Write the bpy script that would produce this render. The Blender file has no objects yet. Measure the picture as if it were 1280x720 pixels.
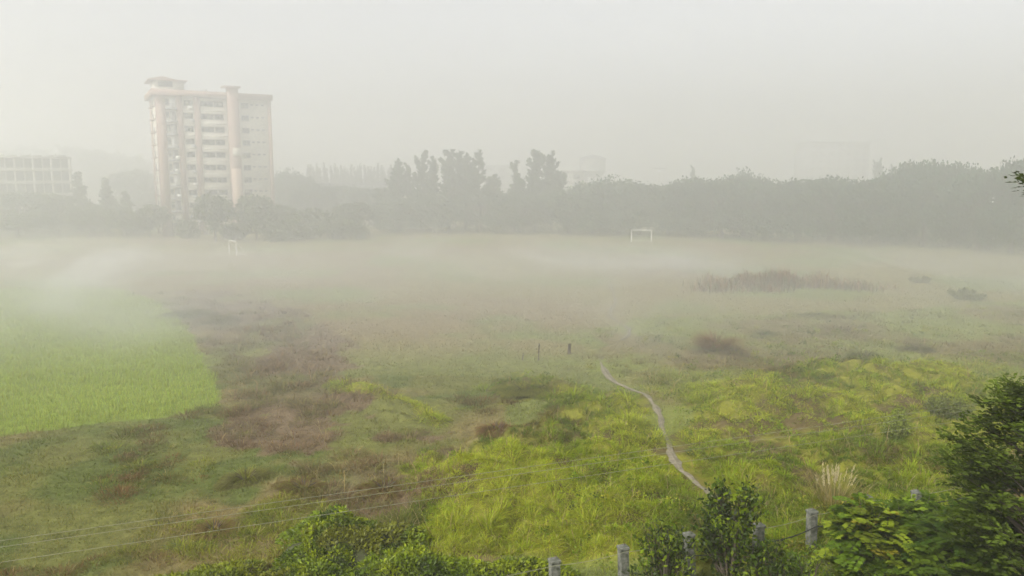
import bpy, math, numpy as np
rng = np.random.default_rng(7)
PI = math.pi
C = bpy.context.scene.collection

# ------------------------------------------------------------------ camera model
CAMZ, F, PITCH = 12.0, 960.0, math.radians(8.0)
cp, sp = math.cos(PITCH), math.sin(PITCH)
def ray(px, py):
    x = (px-640)/F; z = (360-py)/F
    return np.array([x, cp+sp*z, -sp+cp*z])
def ground(px, py, z=0.0):
    d = ray(px, py); t = (z-CAMZ)/d[2]
    return np.array([d[0]*t, d[1]*t, z])
def at(px, py, Y):
    d = ray(px, py); t = Y/d[1]
    return np.array([d[0]*t, Y, CAMZ+d[2]*t])
def proj(x, y, z=0.0):
    dep = cp*y - sp*(z-CAMZ); up = sp*y + cp*(z-CAMZ)
    dep = np.maximum(dep, .1)
    return 640+F*x/dep, 360-F*up/dep

# ------------------------------------------------------------------ noise
def _h(ix, iy, seed):
    n = (ix.astype(np.int64)*374761393 + iy.astype(np.int64)*668265263 + seed*982451653) & 0xffffffff
    n = ((n ^ (n >> 13))*1274126177) & 0xffffffff
    n = (n ^ (n >> 16)) & 0xffffff
    return n/float(0xffffff)
def vnoise(x, y, seed=0):
    ix = np.floor(x); iy = np.floor(y); fx = x-ix; fy = y-iy
    fx = fx*fx*(3-2*fx); fy = fy*fy*(3-2*fy)
    a = _h(ix, iy, seed); b = _h(ix+1, iy, seed); c = _h(ix, iy+1, seed); d = _h(ix+1, iy+1, seed)
    return (a*(1-fx)+b*fx)*(1-fy)+(c*(1-fx)+d*fx)*fy
def fbm(x, y, s, o=4, seed=0):
    v = 0; a = .5; t = 0
    x = x/s; y = y/s
    for i in range(o):
        v = v+a*vnoise(x, y, seed+i*17); t += a; a *= .5; x = x*2.03+11.3; y = y*2.03-7.1
    return v/t
def sstep(a, b, x):
    t = np.clip((x-a)/(b-a), 0, 1); return t*t*(3-2*t)
def pip(poly, x, y):
    r = np.zeros(x.shape, bool); n = len(poly)
    for i in range(n):
        x1, y1 = poly[i]; x2, y2 = poly[(i+1) % n]
        if y1 == y2: continue
        c = ((y1 > y) != (y2 > y)) & (x < (x2-x1)*(y-y1)/(y2-y1)+x1)
        r ^= c
    return r

# ------------------------------------------------------------------ field zones, laid out on the ground
def G(pts): return [tuple(ground(a, b)[:2]) for a, b in pts]
RICE = G([(-500,362),(150,362),(190,376),(225,400),(245,425),(262,465),(277,505),(200,522),(120,532),(0,548),(-500,615)])
BROWN = G([(165,362),(330,372),(400,410),(455,480),(560,555),(575,640),(480,650),(380,605),(290,560),(270,505),(240,410)])
TALL1 = G([(535,580),(620,555),(680,530),(690,492),(760,500),(806,506),(838,560),(876,615),(930,720),(520,720),(545,660),(528,610)])
TALL2 = G([(838,545),(880,512),(950,482),(1060,458),(1200,478),(1330,520),(1600,720),(890,720),(856,600)])
TALL3 = G([(610,486),(650,474),(700,480),(720,496),(640,502)])
TALL4 = G([(430,478),(470,490),(540,528),(530,538),(470,510),(420,488)])
MID = G([(775,398),(900,392),(1400,372),(1700,500),(1330,520),(1200,478),(1060,458),(950,482),(838,545),(800,500),(760,470),(740,440)])
PATHPX = [(762,352),(768,374),(762,392),(772,402),(786,412),(784,422),(768,432),(750,442),(752,460),(765,478),(790,491),(808,500),(822,520),(830,545),(838,570),(850,592),(872,612),(900,640),(930,670)]
PATH = np.array([ground(a, b)[:2] for a, b in PATHPX])
def catmull(P, n=10):
    out = []
    Q = np.vstack([2*P[0]-P[1], P, 2*P[-1]-P[-2]])
    for i in range(1, len(Q)-2):
        for k in range(n):
            t = k/n; a, b, c, d = Q[i-1:i+3]
            out.append(.5*((2*b)+(-a+c)*t+(2*a-5*b+4*c-d)*t*t+(-a+3*b-3*c+d)*t**3))
    out.append(P[-1]); return np.array(out)
PATHC = catmull(PATH)
def pathdist(x, y):
    d = np.full(x.shape, 1e9)
    for a, b in zip(PATHC[:-1], PATHC[1:]):
        ab = b-a; t = np.clip(((x-a[0])*ab[0]+(y-a[1])*ab[1])/(ab@ab+1e-9), 0, 1)
        d = np.minimum(d, np.hypot(x-a[0]-t*ab[0], y-a[1]-t*ab[1]))
    return d
def zones(x, y):
    """masks of each vegetation zone at ground points"""
    w = np.clip(y/40, .5, 3)
    nx = x+(fbm(x, y, 5, 3, 5)-.5)*4*w; ny = y+(fbm(x, y, 5, 3, 9)-.5)*5*w
    m = {}
    m['rice'] = pip(RICE, x+(vnoise(x/2, y/2, 3)-.5)*.7, y+(vnoise(x/2, y/2, 4)-.5)*.9)
    m['brown'] = pip(BROWN, nx, ny) & ~m['rice'] & (fbm(x, y, 3.5, 4, 61)+.12*vnoise(x*3, y*3, 7) > .43)
    m['tall'] = pip(TALL1, nx, ny) | pip(TALL2, nx, ny) | pip(TALL3, nx, ny) | pip(TALL4, nx, ny)
    m['mid'] = pip(MID, nx, ny) & ~m['tall']
    m['low'] = (y < 46) & (x < ground(560, 640)[0]+2) & ~m['rice'] & ~m['brown'] & ~m['tall']
    return m
def tallmask(x, y):
    t = 0.
    for dx, dy in ((0,0),(.9,0),(-.9,0),(0,1.1),(0,-1.1)):
        t = t+(pip(TALL1, x+dx, y+dy) | pip(TALL2, x+dx, y+dy) | pip(TALL3, x+dx, y+dy) | pip(TALL4, x+dx, y+dy))*.2
    return t
def billow(x, y):
    a = np.abs(2*fbm(x+.25*y, y*1.1, 2.3, 2, 201)-1); b = np.abs(2*fbm(x, y, .95, 2, 205)-1)
    return np.clip(a*2.2, 0, 1)*.7+np.clip(b*2.2, 0, 1)*.3
def hgt(x, y):
    x = np.asarray(x, float); y = np.asarray(y, float)
    return hgt0(x, y)+billow(x, y)*(.10+.72*tallmask(x, y))*sstep(130, 60, y)*(1-.95*np.exp(-(pathdist(x, y)/1.5)**4))
def hgt0(x, y):
    z = (fbm(x, y, 14, 3, 21)-.5)*.5 + (fbm(x, y, 3, 3, 31)-.5)*.22
    near = sstep(140, 60, y)
    m = ((y < 75) & (x > -2)).astype(float)*near
    z = z+np.exp(-(((x-19)/12)**2+((y-42)/6)**2))*.9 + np.exp(-(((x-1)/7)**2+((y-27)/6)**2))*.35
    return z*sstep(230, 120, np.hypot(x, y))*.9
def zone_color(x, y):
    """the vegetation colour of the ground (real colour of plants and soil)"""
    m = zones(x, y)
    n1 = fbm(x, y, 9, 4, 41)[..., None]; n2 = fbm(x, y, 2.2, 3, 43)[..., None]; n3 = fbm(x, y, 22, 3, 47)[..., None]
    c = lambda *v: np.array(v)
    mix = lambda a, b, t: a*(1-t)+b*t
    col = mix(mix(c(.135,.15,.04), c(.20,.175,.068), sstep(44, 58, y)[..., None]), c(.195,.15,.07), sstep(.42, .68, n3)*sstep(48, 62, y)[..., None])
    col = mix(col, c(.15,.175,.045), sstep(.5, .72, n1))
    def put(k, v):
        nonlocal col
        col = np.where(m[k][..., None], v, col)
    put('low', mix(mix(c(.13,.135,.036), c(.175,.14,.058), sstep(.42,.62,n1)), c(.095,.115,.028), sstep(.5,.7,n2)))
    put('mid', mix(c(.17,.19,.045), c(.16,.13,.05), sstep(.5,.7,n1)))
    put('brown', mix(c(.145,.105,.06), c(.13,.13,.045), sstep(.5,.66,n1)))
    put('tall', mix(c(.17,.17,.02), c(.10,.075,.03), sstep(.5,.66,n2)))
    put('rice', mix(c(.16,.21,.03), c(.19,.25,.035), n1))
    return col, m

# ------------------------------------------------------------------ object helpers
def prop(o, label=None, cat=None, group=None, kind=None):
    for k, v in (('label', label), ('category', cat), ('group', group), ('kind', kind)):
        if v: o[k] = v
    return o
def link(name, me, mat=None, parent=None):
    o = bpy.data.objects.new(name, me); C.objects.link(o)
    if mat is not None and me is not None and len(me.materials) == 0: me.materials.append(mat)
    if parent is not None: o.parent = parent
    return o
def empty(name, loc, rz=0, **kw):
    o = bpy.data.objects.new(name, None); C.objects.link(o); o.location = [float(v) for v in loc]; o.rotation_euler = (0, 0, rz)
    o.empty_display_size = .3
    return prop(o, **kw)
def npmesh(name, V, loops, starts, totals, col=None, smooth=False):
    me = bpy.data.meshes.new(name)
    V = np.ascontiguousarray(V, np.float32)
    me.vertices.add(len(V)); me.vertices.foreach_set('co', V.ravel())
    me.loops.add(len(loops)); me.loops.foreach_set('vertex_index', np.ascontiguousarray(loops, np.int32))
    me.polygons.add(len(starts)); me.polygons.foreach_set('loop_start', np.ascontiguousarray(starts, np.int32))
    if smooth: me.polygons.foreach_set('use_smooth', np.ones(len(starts), bool))
    if col is not None:
        a = me.attributes.new('Col', 'FLOAT_COLOR', 'POINT')
        c4 = np.ones((len(V), 4), np.float32); c4[:, :3] = col
        a.data.foreach_set('color', c4.ravel())
    me.update(calc_edges=True)
    return me
class Tpl:
    def __init__(s, verts, faces, shade=None):
        s.v = np.array(verts, float); s.f = faces
        s.shade = np.ones(len(s.v)) if shade is None else np.array(shade)
def bake(name, tpl, pos, R, scl, col, smooth=False):
    """bake many copies of a small template into one mesh: pos (N,3), R (N,3,3), scl (N,) or (N,3), col (N,3)"""
    N = len(pos); k = len(tpl.v)
    scl = np.asarray(scl, float)
    if scl.ndim == 1: scl = np.repeat(scl[:, None], 3, 1)
    V = np.einsum('nij,nkj->nki', R, tpl.v[None]*scl[:, None, :])+pos[:, None, :]
    fl = np.concatenate([np.array(f) for f in tpl.f]); tot = np.array([len(f) for f in tpl.f])
    st = np.concatenate([[0], np.cumsum(tot)[:-1]])
    loops = (fl[None]+(np.arange(N)*k)[:, None]).ravel()
    starts = (st[None]+(np.arange(N)*len(fl))[:, None]).ravel()
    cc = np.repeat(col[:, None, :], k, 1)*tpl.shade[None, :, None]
    return [V.reshape(-1, 3), loops, starts, cc.reshape(-1, 3)]
def merge(parts):
    V = []; L = []; S = []; Cc = []; vo = lo = 0
    for v, l, s, c in parts:
        V.append(v); L.append(l+vo); S.append(s+lo); Cc.append(c); vo += len(v); lo += len(l)
    return [np.concatenate(V), np.concatenate(L), np.concatenate(S), np.concatenate(Cc)]
def tomesh(name, b, smooth=False): return npmesh(name, b[0], b[1], b[2], None, b[3], smooth)
def frames(d, roll=None, r=rng):
    """rotation matrices whose local Y axis is d, rolled at random"""
    d = d/np.linalg.norm(d, axis=1, keepdims=True); N = len(d)
    up = np.tile([0, 0, 1.], (N, 1)); bad = np.abs(d[:, 2]) > .97; up[bad] = [1, 0, 0]
    x = np.cross(d, up); x /= np.linalg.norm(x, axis=1, keepdims=True); z = np.cross(x, d)
    if roll is None: roll = r.uniform(0, 2*PI, N)
    c = np.cos(roll)[:, None]; s = np.sin(roll)[:, None]
    X = x*c+z*s; Z = -x*s+z*c
    return np.stack([X, d, Z], axis=2)
def randdir(n, r=rng):
    v = r.normal(size=(n, 3)); return v/np.linalg.norm(v, axis=1, keepdims=True)

LEAF = Tpl([(0,0,0),(-.28,.4,.06),(.28,.4,.06),(0,1,-.05),(0,.45,-.03)], [(0,4,1),(0,2,4),(4,3,1),(4,2,3)])
LEAFLET = Tpl([(0,0,0),(-.16,.45,.03),(.16,.45,.03),(0,1,-.08)], [(0,2,3,1)])
TUFT = Tpl([(0,0,0),(-.5,.45,.12),(.5,.4,-.12),(.1,1,.05)], [(0,2,3,1)])
NEED = Tpl([(-.05,0,0),(.05,0,0),(.09,.6,.04),(-.09,.6,.04),(0,1,.02)], [(0,1,2,3),(3,2,4)])
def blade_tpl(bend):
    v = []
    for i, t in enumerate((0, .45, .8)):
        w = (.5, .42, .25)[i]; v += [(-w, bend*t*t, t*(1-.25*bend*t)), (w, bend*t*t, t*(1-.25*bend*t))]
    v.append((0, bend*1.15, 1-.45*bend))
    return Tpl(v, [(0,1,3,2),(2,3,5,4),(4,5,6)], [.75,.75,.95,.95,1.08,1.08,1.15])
BL_UP, BL_ARCH = blade_tpl(.25), blade_tpl(.85)
def Rz(a):
    c, s = np.cos(a), np.sin(a); R = np.zeros((len(a), 3, 3))
    R[:, 0, 0] = c; R[:, 0, 1] = -s; R[:, 1, 0] = s; R[:, 1, 1] = c; R[:, 2, 2] = 1
    return R
def tilt(az, t):
    """lean by t toward azimuth az (local Y turned to az)"""
    Rx = np.zeros((len(t), 3, 3)); c, s = np.cos(t), np.sin(t)
    Rx[:, 0, 0] = 1; Rx[:, 1, 1] = c; Rx[:, 1, 2] = s; Rx[:, 2, 1] = -s; Rx[:, 2, 2] = c
    return Rz(az) @ Rx

def tube(pts, rad, n=7):
    pts = np.asarray(pts, float); rad = np.broadcast_to(rad, (len(pts),)); V = []; fl = []
    tan = np.gradient(pts, axis=0); tan /= np.linalg.norm(tan, axis=1, keepdims=True)+1e-9
    Fm = frames(tan, np.zeros(len(pts)))
    a = np.arange(n)/n*2*PI
    for i in range(len(pts)):
        V.append(pts[i]+rad[i]*(np.cos(a)[:, None]*Fm[i][:, 0]+np.sin(a)[:, None]*Fm[i][:, 2]))
    V = np.concatenate(V)
    for i in range(len(pts)-1):
        for j in range(n):
            k = (j+1) % n; fl.append((i*n+j, i*n+k, (i+1)*n+k, (i+1)*n+j))
    fl.append(tuple(range(n))); fl.append(tuple(range((len(pts)-1)*n, len(pts)*n))[::-1])
    tot = np.array([len(f) for f in fl])
    return [V, np.concatenate([np.array(f) for f in fl]), np.concatenate([[0], np.cumsum(tot)[:-1]]), np.ones((len(V), 3))*.1]
def boxes(bl, bevel=0):
    """list of (x0,y0,z0,x1,y1,z1) -> one mesh"""
    parts = []
    for b in bl:
        x0, y0, z0, x1, y1, z1 = b
        V = np.array([(x0,y0,z0),(x1,y0,z0),(x1,y1,z0),(x0,y1,z0),(x0,y0,z1),(x1,y0,z1),(x1,y1,z1),(x0,y1,z1)], float)
        L = np.array([0,3,2,1,4,5,6,7,0,1,5,4,1,2,6,5,2,3,7,6,3,0,4,7]); S = np.arange(6)*4
        parts.append([V, L, S, np.ones((8, 3))*.5])
    m = merge(parts); return npmesh('boxes', m[0], m[1], m[2], None)
def poly_mesh(V, faces):
    me = bpy.data.meshes.new('poly'); me.from_pydata([tuple(v) for v in V], [], faces); me.update(); return me

# ------------------------------------------------------------------ materials
def newmat(name):
    m = bpy.data.materials.new(name); m.use_nodes = True; nt = m.node_tree; nt.nodes.clear()
    out = nt.nodes.new('ShaderNodeOutputMaterial'); return m, nt, out
def leafmat(name, trans=.3, tint=(1, 1, 1), rough=.6, gloss=.12):
    m, nt, out = newmat(name); N = nt.nodes.new; L = nt.links.new
    at_ = N('ShaderNodeAttribute'); at_.attribute_name = 'Col'
    mx = N('ShaderNodeMix'); mx.data_type = 'RGBA'; mx.blend_type = 'MULTIPLY'; mx.inputs[0].default_value = 1
    L(at_.outputs['Color'], mx.inputs[6]); mx.inputs[7].default_value = (*tint, 1)
    d = N('ShaderNodeBsdfDiffuse'); t = N('ShaderNodeBsdfTranslucent'); tm = N('ShaderNodeMix'); tm.data_type = 'RGBA'; tm.blend_type = 'MULTIPLY'; tm.inputs[0].default_value = 1; tm.inputs[7].default_value = (1.5, 1.4, .4, 1); L(mx.outputs[2], tm.inputs[6]); g = N('ShaderNodeBsdfGlossy'); g.inputs['Roughness'].default_value = rough
    ms = N('ShaderNodeMixShader'); ms.inputs[0].default_value = trans
    L(mx.outputs[2], d.inputs[0]); L(tm.outputs[2], t.inputs[0]); L(d.outputs[0], ms.inputs[1]); L(t.outputs[0], ms.inputs[2])
    if gloss > 0:
        fr = N('ShaderNodeFresnel'); fr.inputs[0].default_value = 1.4
        mm = N('ShaderNodeMath'); mm.operation = 'MULTIPLY'; mm.inputs[1].default_value = gloss*4; mm.use_clamp = True
        L(fr.outputs[0], mm.inputs[0]); m2 = N('ShaderNodeMixShader'); L(mm.outputs[0], m2.inputs[0])
        L(ms.outputs[0], m2.inputs[1]); L(g.outputs[0], m2.inputs[2]); L(m2.outputs[0], out.inputs[0])
    else: L(ms.outputs[0], out.inputs[0])
    return m
def plain(name, col, rough=.8, var=.15, scale=2.0, col2=None, bump=0, spec=.3):
    m, nt, out = newmat(name); N = nt.nodes.new; L = nt.links.new
    p = N('ShaderNodeBsdfPrincipled'); p.inputs['Roughness'].default_value = rough; p.inputs['Specular IOR Level'].default_value = spec
    tc = N('ShaderNodeTexCoord'); n = N('ShaderNodeTexNoise'); n.inputs['Scale'].default_value = scale; n.inputs['Detail'].default_value = 8; n.inputs['Roughness'].default_value = .65
    L(tc.outputs['Object'], n.inputs['Vector'])
    r = N('ShaderNodeValToRGB'); c2 = col2 or tuple(c*(1-2*var) for c in col)
    r.color_ramp.elements[0].position = .35; r.color_ramp.elements[1].position = .65
    r.color_ramp.elements[0].color = (*c2, 1); r.color_ramp.elements[1].color = (*col, 1)
    L(n.outputs[0], r.inputs[0]); L(r.outputs[0], p.inputs['Base Color'])
    if bump:
        b = N('ShaderNodeBump'); b.inputs['Strength'].default_value = bump; b.inputs['Distance'].default_value = .02
        L(n.outputs[0], b.inputs['Height']); L(b.outputs[0], p.inputs['Normal'])
    L(p.outputs[0], out.inputs[0]); return m
M = dict(
    grass=leafmat('grass_blades', .35, gloss=0),
    leaf=leafmat('leaves', .35, gloss=.02),
    far=leafmat('tree_leaves', .2, gloss=0),
    bark=plain('bark', (.09, .07, .05), .95, .25, 6, bump=.5),
    cream=plain('cream_wall', (.62, .59, .50), .9, .08, .35, col2=(.5, .47, .39)),
    pink=plain('faded_pink_wall', (.30, .205, .165), .9, .1, .4, col2=(.25, .17, .135)),
    tan=plain('tan_wall', (.46, .34, .26), .9, .1, .4),
    conc=plain('raw_concrete', (.42, .41, .36), .95, .15, .5, col2=(.30, .29, .25)),
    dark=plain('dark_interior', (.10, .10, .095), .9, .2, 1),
    frame=plain('window_frame', (.26, .26, .25), .6, .1, 3),
    glass=plain('window_glass', (.03, .035, .04), .15, .2, 1, spec=.6),
    grey=plain('weathered_grey', (.36, .36, .35), .9, .15, 1),
    white=plain('white_paint', (.70, .69, .64), .7, .08, 1),
    postm=plain('mossy_concrete', (.165, .165, .14), .95, .2, 7, col2=(.045, .05, .034), bump=.8),
    soil=plain('trodden_soil', (.185, .16, .115), .95, .15, 2.5, col2=(.10, .09, .055), bump=.6),
    wire=plain('weathered_wire', (.19, .19, .12), .6, .1, 1),
    black=plain('black_cable', (.018, .018, .018), .6, .1, 1),
    roofm=plain('roof_sheet', (.20, .20, .21), .8, .1, .5),
    yellow=plain('yellow_wall', (.55, .50, .33), .9, .1, .6),
    rust=plain('rusty_steel', (.13, .06, .03), .9, .2, 12),
)
def groundmat():
    m, nt, out = newmat('field_soil'); N = nt.nodes.new; L = nt.links.new
    a = N('ShaderNodeAttribute'); a.attribute_name = 'Col'
    tc = N('ShaderNodeTexCoord'); n = N('ShaderNodeTexNoise'); n.inputs['Scale'].default_value = 1.7; n.inputs['Detail'].default_value = 10; n.inputs['Roughness'].default_value = .75
    L(tc.outputs['Object'], n.inputs['Vector'])
    r = N('ShaderNodeMapRange'); r.inputs[1].default_value = .3; r.inputs[2].default_value = .7; r.inputs[3].default_value = .45; r.inputs[4].default_value = 1.2
    L(n.outputs[0], r.inputs[0])
    mx = N('ShaderNodeVectorMath'); mx.operation = 'SCALE'; L(a.outputs['Color'], mx.inputs[0]); L(r.outputs[0], mx.inputs['Scale'])
    p = N('ShaderNodeBsdfPrincipled'); p.inputs['Roughness'].default_value = .95; p.inputs['Specular IOR Level'].default_value = .1
    L(mx.outputs[0], p.inputs['Base Color'])
    b = N('ShaderNodeBump'); b.inputs['Strength'].default_value = .8; b.inputs['Distance'].default_value = .15; L(n.outputs[0], b.inputs['Height']); L(b.outputs[0], p.inputs['Normal'])
    L(p.outputs[0], out.inputs[0]); return m

# ------------------------------------------------------------------ ground and path
def make_ground():
    def axis(lo, hi, core0, core1, step, grow):
        a = list(np.arange(core0, core1, step)); s = step
        while a[-1] < hi: s *= grow; a.append(min(a[-1]+s, hi))
        s = step
        while a[0] > lo: s *= grow; a.insert(0, max(a[0]-s, lo))
        return np.array(a)
    X = axis(-1000, 1000, -45, 45, .35, 1.05); Y = axis(-300, 1000, 14, 75, .35, 1.04)
    gx, gy = np.meshgrid(X, Y); col, m = zone_color(gx, gy); z = hgt(gx, gy)
    nx, ny = len(X), len(Y); V = np.stack([gx, gy, z], -1).reshape(-1, 3)
    i = (np.arange(ny-1)[:, None]*nx+np.arange(nx-1)[None]).ravel()
    L = np.stack([i, i+1, i+1+nx, i+nx], 1).ravel()
    me = npmesh('ground', V, L, np.arange(len(i))*4, None, col.reshape(-1, 3), True)
    o = link('ground', me, groundmat()); prop(o, kind='structure')
    w = .115; n = len(PATHC); tan = np.gradient(PATHC, axis=0); tan /= np.linalg.norm(tan, axis=1, keepdims=True)
    nor = np.stack([-tan[:, 1], tan[:, 0]], 1); V = []
    for k, u in enumerate((-1, -.5, 0, .5, 1)):
        ww = w*(1+1.1*(fbm(PATHC[:, 0]+k*9, PATHC[:, 1], .8, 3, 5)-.5)*2)*(1.15+.1*sstep(50, 66, PATHC[:, 1]))*(.55+.9*vnoise(PATHC[:, 1]/2.2, PATHC[:, 0]/2.2, 3))*(1-.97*sstep(47, 50, PATHC[:, 1])*sstep(58, 55, PATHC[:, 1]))
        q = PATHC+nor*(ww*u)[:, None]; V.append(np.c_[q, hgt(q[:, 0], q[:, 1])+.05+.03*(1-abs(u))])
    V = np.concatenate(V); F_ = [(k*n+i, k*n+i+1, (k+1)*n+i+1, (k+1)*n+i) for k in range(4) for i in range(n-1)]
    prop(link('path', poly_mesh(V, F_), M['soil']), kind='structure')
make_ground()

# ------------------------------------------------------------------ grass (stuff)
def sample(n, y0, y1, widen=1.15, p=1.0):
    """ground points, thinning with distance"""
    u = rng.uniform(0, 1, n); y = y0*(y1/y0)**(u**p)
    x = rng.uniform(-1, 1, n)*y*(640/F)*widen
    return x, y
def blades(x, y, h, w, col, tpl, lean, zoff=0.0):
    n = len(x); pos = np.stack([x, y, hgt(x, y)+zoff], 1)
    R = tilt(rng.uniform(0, 2*PI, n), lean); s = np.stack([w, h, h], 1)
    return bake('b', tpl, pos, R, s, col)
def jitter(col, n, a=.25):
    return np.clip(col*(1+rng.uniform(-a, a, (n, 1)))*(1+rng.uniform(-.1, .1, (n, 3))), .004, .6)
def tussocks(kind, ncent, y0, y1, per, H, spread, cols, arch=.6, wid=.02, thresh=None):
    x, y = sample(ncent, y0, y1, 1.12); m = zones(x, y)
    keep = (m[kind] if isinstance(kind, str) else kind(m, x, y)) & (pathdist(x, y) > np.where(y < 44, .62, np.where(y < 56, .4, 1.1)))
    x, y = x[keep], y[keep]; n = len(x)
    size = rng.uniform(.6, 1.25, n)*(.55+.9*fbm(x, y, 4, 2, 77))
    parts_k = np.clip(per*np.clip(34/y, .25, 1.2)*size, 6, 999).astype(int)
    idx = np.repeat(np.arange(n), parts_k); N = len(idx)
    ang = rng.uniform(0, 2*PI, N); r = np.sqrt(rng.uniform(0, 1, N))*spread*size[idx]
    bx = x[idx]+r*np.cos(ang); by = y[idx]+r*np.sin(ang)
    lean = r/(spread*size[idx])*arch+rng.uniform(-.1, .25, N)
    # common wind-combed direction with outward fall
    az = ang-PI/2+rng.normal(0, .5, N)
    h = H*size[idx]*rng.uniform(.55, 1.15, N)*(1-.3*r/(spread*size[idx]))
    w = np.maximum(wid*rng.uniform(.7, 1.3, N), by*.0007)
    pick = ((fbm(x, y, 7, 4, 91)-.5)*2.2+billow(x, y)*.72+.13-.16*sstep(6, 16, x)+rng.normal(0, .09, n)); cols = np.array(cols)  # billow colours crests as lit and hollows as shaded, on top of plant patches
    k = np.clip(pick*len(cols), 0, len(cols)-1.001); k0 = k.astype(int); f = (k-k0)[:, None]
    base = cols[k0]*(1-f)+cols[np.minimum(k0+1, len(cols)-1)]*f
    col = jitter(base[idx], N, .28)
    dry = rng.uniform(0, 1, N) < .06; col[dry] = jitter(np.array([.25,.2,.1]), dry.sum(), .3)
    pos = np.stack([bx, by, hgt(bx, by)-.03], 1)
    R = tilt(az, lean); s = np.stack([w, h, h], 1)
    half = rng.uniform(0, 1, N) < .65
    return merge([bake('b', BL_ARCH, pos[half], R[half], s[half], col[half]), bake('b', BL_UP, pos[~half], R[~half], s[~half], col[~half])])
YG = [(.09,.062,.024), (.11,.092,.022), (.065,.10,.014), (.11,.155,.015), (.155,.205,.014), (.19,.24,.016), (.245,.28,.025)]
def broad_weeds(n, per, y1):
    x, y = sample(n, 20, y1, 1.12); m = zones(x, y); k = (m['tall'] | m['mid']) & (pathdist(x, y) > .7) & (fbm(x, y, 4, 3, 333) > .47); x, y = x[k], y[k]; idx = np.repeat(np.arange(len(x)), per); N = len(idx)
    d = randdir(N); d[:, 2] = np.abs(d[:, 2]); rad = rng.uniform(.3, 1, N)[:, None]*rng.uniform(.16, .38, len(x))[idx][:, None]
    p = np.stack([x[idx], y[idx], hgt(x, y)[idx]+.12], 1)+d*rad*[1, 1, 1.1]
    tone = rng.uniform(.7, 1.3, len(x))[idx][:, None]; cc = np.array([[.10,.15,.015],[.16,.2,.018],[.075,.11,.02],[.2,.2,.03]])[rng.integers(0, 4, len(x))][idx]*tone
    return bake('w', LEAF, p, frames(d+randdir(N)*.7), rng.uniform(.06, .12, N)*np.maximum(1, y[idx]/38), jitter(cc, N, .25))
def stalks(n):
    x, y = sample(n, 20, 70, 1.12); m = zones(x, y); k = (m['tall'] | m['mid'] | m['brown']) & (pathdist(x, y) > .6); x, y = x[k], y[k]; N = len(x); h = rng.uniform(.6, 1.3, N)
    return blades(x, y, h, np.maximum(.014, y*.0006), jitter(np.tile([.24,.19,.1], (N, 1)), N, .3), BL_ARCH, rng.uniform(0, .6, N))
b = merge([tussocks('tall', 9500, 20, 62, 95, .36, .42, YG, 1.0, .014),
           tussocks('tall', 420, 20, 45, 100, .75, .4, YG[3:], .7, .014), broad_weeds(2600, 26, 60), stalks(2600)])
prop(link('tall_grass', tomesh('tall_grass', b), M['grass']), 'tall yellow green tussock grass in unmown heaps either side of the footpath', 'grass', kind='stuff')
b = merge([tussocks('mid', 2600, 34, 110, 90, .45, .7, [(.11,.08,.035), (.13,.12,.035), (.12,.145,.03), (.17,.20,.035), (.21,.235,.04)], .7, .02)])
prop(link('rough_grass', tomesh('rough_grass', b), M['grass']), 'mixed green and brown rough grass fading into mist right of the footpath', 'grass', kind='stuff')
b = merge([tussocks('brown', 3600, 26, 120, 85, .55, .6, [(.145,.095,.055), (.12,.08,.05), (.13,.115,.05), (.13,.135,.04), (.155,.11,.062)], .4, .018),
           tussocks(lambda m, x, y: m['low'] & (fbm(x, y, 5, 3, 123) > .59), 1900, 21, 46, 110, .42, .6, [(.13,.08,.035), (.10,.07,.03), (.10,.13,.025), (.18,.19,.025)], .5, .018)])
prop(link('brown_weeds', tomesh('brown_weeds', b), M['grass']), 'reddish brown weeds in low tufts between the bright crop and the mown middle', 'weeds', kind='stuff')
# short grass everywhere near
x, y = sample(300000, 20, 120, 1.1); k = rng.uniform(0, 1, len(x)) < 1-.85*sstep(55, 115, y); x, y = x[k], y[k]; m = zones(x, y); k = ~m['rice'] & ~m['tall'] & (pathdist(x, y) > np.where(y < 56, .2, .9)); x, y = x[k], y[k]; n = len(x)
c, _ = zone_color(x, y)
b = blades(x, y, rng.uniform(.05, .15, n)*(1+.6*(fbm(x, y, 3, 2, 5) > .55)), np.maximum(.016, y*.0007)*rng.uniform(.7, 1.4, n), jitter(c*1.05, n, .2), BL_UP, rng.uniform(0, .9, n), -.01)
prop(link('short_grass', tomesh('short_grass', b), M['grass']), 'short olive grass carpeting the open middle and lower left of the field', 'grass', kind='stuff')
# crop
x = rng.uniform(-75, -16, 260000); y = 31+(rng.uniform(0, 1, 260000)**1.5)*71; k = zones(x, y)['rice'] & (x > -y*.76); x, y = x[k], y[k]; n = len(x)
c = np.array([.215,.265,.05])*(.8+.45*fbm(x, y, 7, 3, 66)[:, None])
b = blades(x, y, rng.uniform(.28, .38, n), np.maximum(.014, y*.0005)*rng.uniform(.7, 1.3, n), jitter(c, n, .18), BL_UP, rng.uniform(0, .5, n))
prop(link('rice_crop', tomesh('rice_crop', b), M['grass']), 'even bright green rice crop with a curved edge', 'crop', kind='stuff')

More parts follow.
